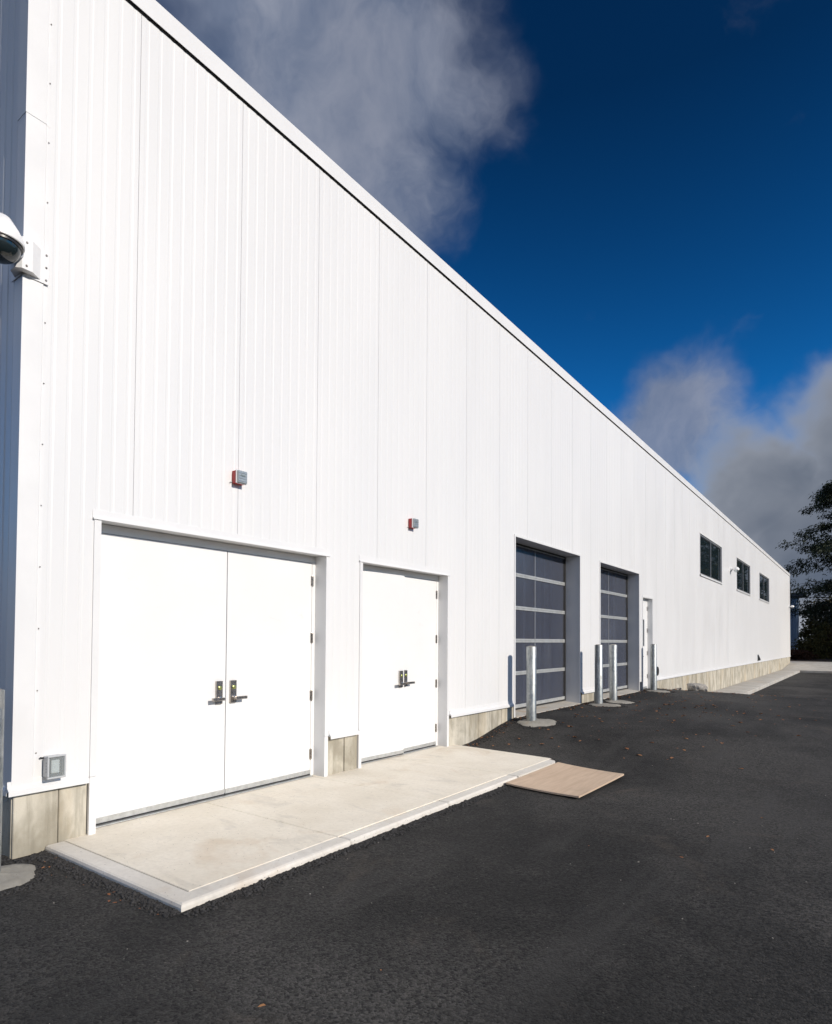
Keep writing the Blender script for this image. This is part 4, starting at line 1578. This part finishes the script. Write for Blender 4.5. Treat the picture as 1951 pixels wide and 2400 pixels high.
def conifer(seed, h, r, nb, per, leafs, name_mat):
    rs_ = np.random.RandomState(seed)
    tr = MB()
    pts_ = [(rs_.normal(0, .05) * i, rs_.normal(0, .05) * i, h * i / 8.0) for i in range(9)]
    for i in range(8):
        r0 = 0.34 * (1 - i / 8.3)
        tr.tube(pts_[i], pts_[i + 1], r0, 0.34 * (1 - (i + 1) / 8.3), 9)
    Cs, Ds = [], []
    for b in range(nb):
        t = (b + rs_.rand()) / nb
        z = h * (0.26 + 0.72 * t)
        ln = r * (1 - t * .92) ** 0.6 * rs_.uniform(.5, 1.1) + 0.5
        az = rs_.uniform(0, 6.283)
        d = np.array([math.cos(az), math.sin(az), rs_.uniform(.05, .35)])
        o = np.array([np.interp(z, [p[2] for p in pts_], [p[0] for p in pts_]), np.interp(z, [p[2] for p in pts_], [p[1] for p in pts_]), z])
        prev = o
        for s in range(1, 7):
            u = s / 6
            p_ = o + d * ln * u + np.array([0, 0, -0.30 * ln * u * u])
            tr.tube(prev, p_, 0.055 * (1 - u) * (1 - t * .5) + 0.012, 0.055 * (1 - u) * (1 - t * .5) + 0.006, 5)
            if s >= 2:
                m_ = int(per * (0.6 + u))
                sp = 0.34 * (1.15 - 0.5 * u)
                perp = np.array([-d[1], d[0], 0])
                w = rs_.normal(0, sp * ln * .33, m_)
                al = rs_.uniform(-.5, .5, m_) * ln / 6 * 1.6
                cc = p_[None] + perp[None] * w[:, None] + d[None] * al[:, None]
                cc[:, 2] += rs_.normal(0, .10, m_) - np.abs(w) * .25
                Cs.append(cc)
                dd = d[None] * .7 + perp[None] * np.sign(w)[:, None] * .7 + rs_.normal(0, .45, (m_, 3))
                dd[:, 2] -= .45
                Ds.append(dd)
            prev = p_
    C = np.concatenate(Cs)
    D = np.concatenate(Ds)
    rep = leafs
    C = np.repeat(C, rep, 0) + rs_.normal(0, .13, (len(C) * rep, 3))
    D = np.repeat(D, rep, 0) + rs_.normal(0, .5, (len(D) * rep, 3))
    n = len(C)
    V, F = leaf_quads(C, D, rs_.uniform(.14, .34, n), rs_.uniform(.03, .065, n), .35)
    return tr, V, F


def broad(seed, h, r, zlow, n, size):
    """bushy crown from many leaf clumps over a forked stem"""
    rs_ = np.random.RandomState(seed)
    tr = MB()
    tr.tube((0, 0, -0.3), (0.05, 0.0, h * .45), 0.03 * h ** .9, 0.02 * h ** .9, 8)
    K = 46
    cc = []
    for i in range(K):
        az, t = rs_.uniform(0, 6.283), rs_.rand()
        rad = r * math.sqrt(rs_.rand()) * (1.0 - 0.65 * abs(t - .4))
        c = np.array([rad * math.cos(az), rad * math.sin(az), zlow + (h - zlow) * t])
        cc.append(c)
        if i % 2 == 0:
            tr.tube((0.03, 0, h * .40 * min(1, c[2] / h + .3)), c, 0.010 * h, 0.004 * h, 5)
    cc = np.array(cc)
    idx = rs_.randint(0, K, n)
    C = cc[idx] + rs_.normal(0, 1, (n, 3)) * np.array([r * .17, r * .17, (h - zlow) * .085])
    C[:, 2] = np.maximum(C[:, 2], 0.05)
    D = rs_.normal(0, 1, (n, 3))
    V, F = leaf_quads(C, D, rs_.uniform(.6, 1.3, n) * size, rs_.uniform(.25, .45, n) * size, .2)
    return tr, V, F


def plant(name, tr, V, F, fol, loc, label, cat, group, trunk='trunk', crown='crown', bark='bark', rz=0.0, sc=1.0):
    o = empty(name, loc, label, cat, group)
    o.rotation_euler = (0, 0, rz)
    o.scale = (sc, sc, sc)
    mb_ = MB()
    mb_.v, mb_.f, mb_.mi = tr.v, tr.f, tr.mi
    me_o = o.location.copy()
    o.location = (0, 0, 0)
    mb_.build(trunk, M[bark], o, True)
    np_build(crown, V, F, M[fol], parent=o)
    o.location = me_o
    return o


def at(x, y, dz=-0.1):
    return (x, y, float(zt(x, y)) + dz)


tr, V, F = conifer(11, 17.6, 6.8, 100, 12, 5, 'needle')
t1 = plant('evergreen_tree', tr, V, F, 'needle', at(4.6, 68.0), 'tall dark evergreen tree cut by the right edge, tips over the far roofline', 'tree', 'trees beyond the far walk')
t2 = copy_tree(t1)
t2.location = at(14.5, 68.0)
t2.rotation_euler.z = 2.1
tag(t2, 'dark evergreen second in the row beyond the walk, mostly mirrored in the windows', 'tree')
t3 = copy_tree(t1)
t3.location = at(25.0, 69.0)
t3.rotation_euler.z = 4.0
t3.scale = (1.05, 1.05, 1.0)
tag(t3, 'dark evergreen third in the row, seen only mirrored in the window glass', 'tree')
t4 = copy_tree(t1)  # tree out of view, put in to keep the sun off the shed
t4.location = at(12.0, 79.0)
t4.rotation_euler.z = 5.2
tag(t4, 'dark evergreen added out of view behind the second in the row to shade the shed, its boughs mirrored in the glass', 'tree')
tr, V, F = broad(21, 6.2, 4.6, 0.3, 14000, 0.36)
u1 = plant('broadleaf_tree', tr, V, F, 'oak', at(3.0, 90.0), 'dense brown green tree far behind the blue grey shed', 'tree', 'trees beyond the far walk')
for x, y, rz, sc, lab in ((8.5, 90, 1.2, 1.1, 'dense brown green tree far behind the tall evergreen'),
                          (12.0, 84, 2.6, 1.25, 'dense brown green tree second from the right among the low row, mirrored'),
                          (16.0, 88, 3.6, 1.15, 'dense brown green tree right of the tall evergreen, mirrored in the windows'),
                          (32.0, 74, 4.6, 1.3, 'dense brown green tree at the right end of the row, mirrored only')):
    c = copy_tree(u1)
    c.location = at(x, y)
    c.rotation_euler.z = rz
    c.scale = (sc, sc, sc)
    tag(c, lab, 'tree')
tr, V, F = broad(31, 3.4, 1.7, 0.15, 5000, 0.22)
s1 = plant('shrub', tr, V, F, 'yellow', at(1.1, 71.5), 'olive yellow shrub right of the blue grey shed', 'shrub', 'shrubs beyond the far walk', 'stem', 'foliage')
tr, V, F = broad(32, 2.6, 2.0, 0.1, 5000, 0.22)
s2 = plant('shrub', tr, V, F, 'russet', at(3.2, 75.0), 'russet brown shrub under the tall evergreen', 'shrub', 'shrubs beyond the far walk', 'stem', 'foliage')
s3 = copy_tree(s2)
s3.location = at(-0.3, 68.0)
s3.scale = (0.8, 0.8, 0.35)
s3.rotation_euler.z = 1.0
tag(s3, 'low russet shrub in front of the blue grey shed', 'shrub')
s4 = copy_tree(s2)
s4.location = at(6.5, 73.0)
s4.scale = (1.2, 1.2, 1.1)
s4.rotation_euler.z = 2.5
tag(s4, 'large russet shrub at the right edge behind the evergreen trunk', 'shrub')
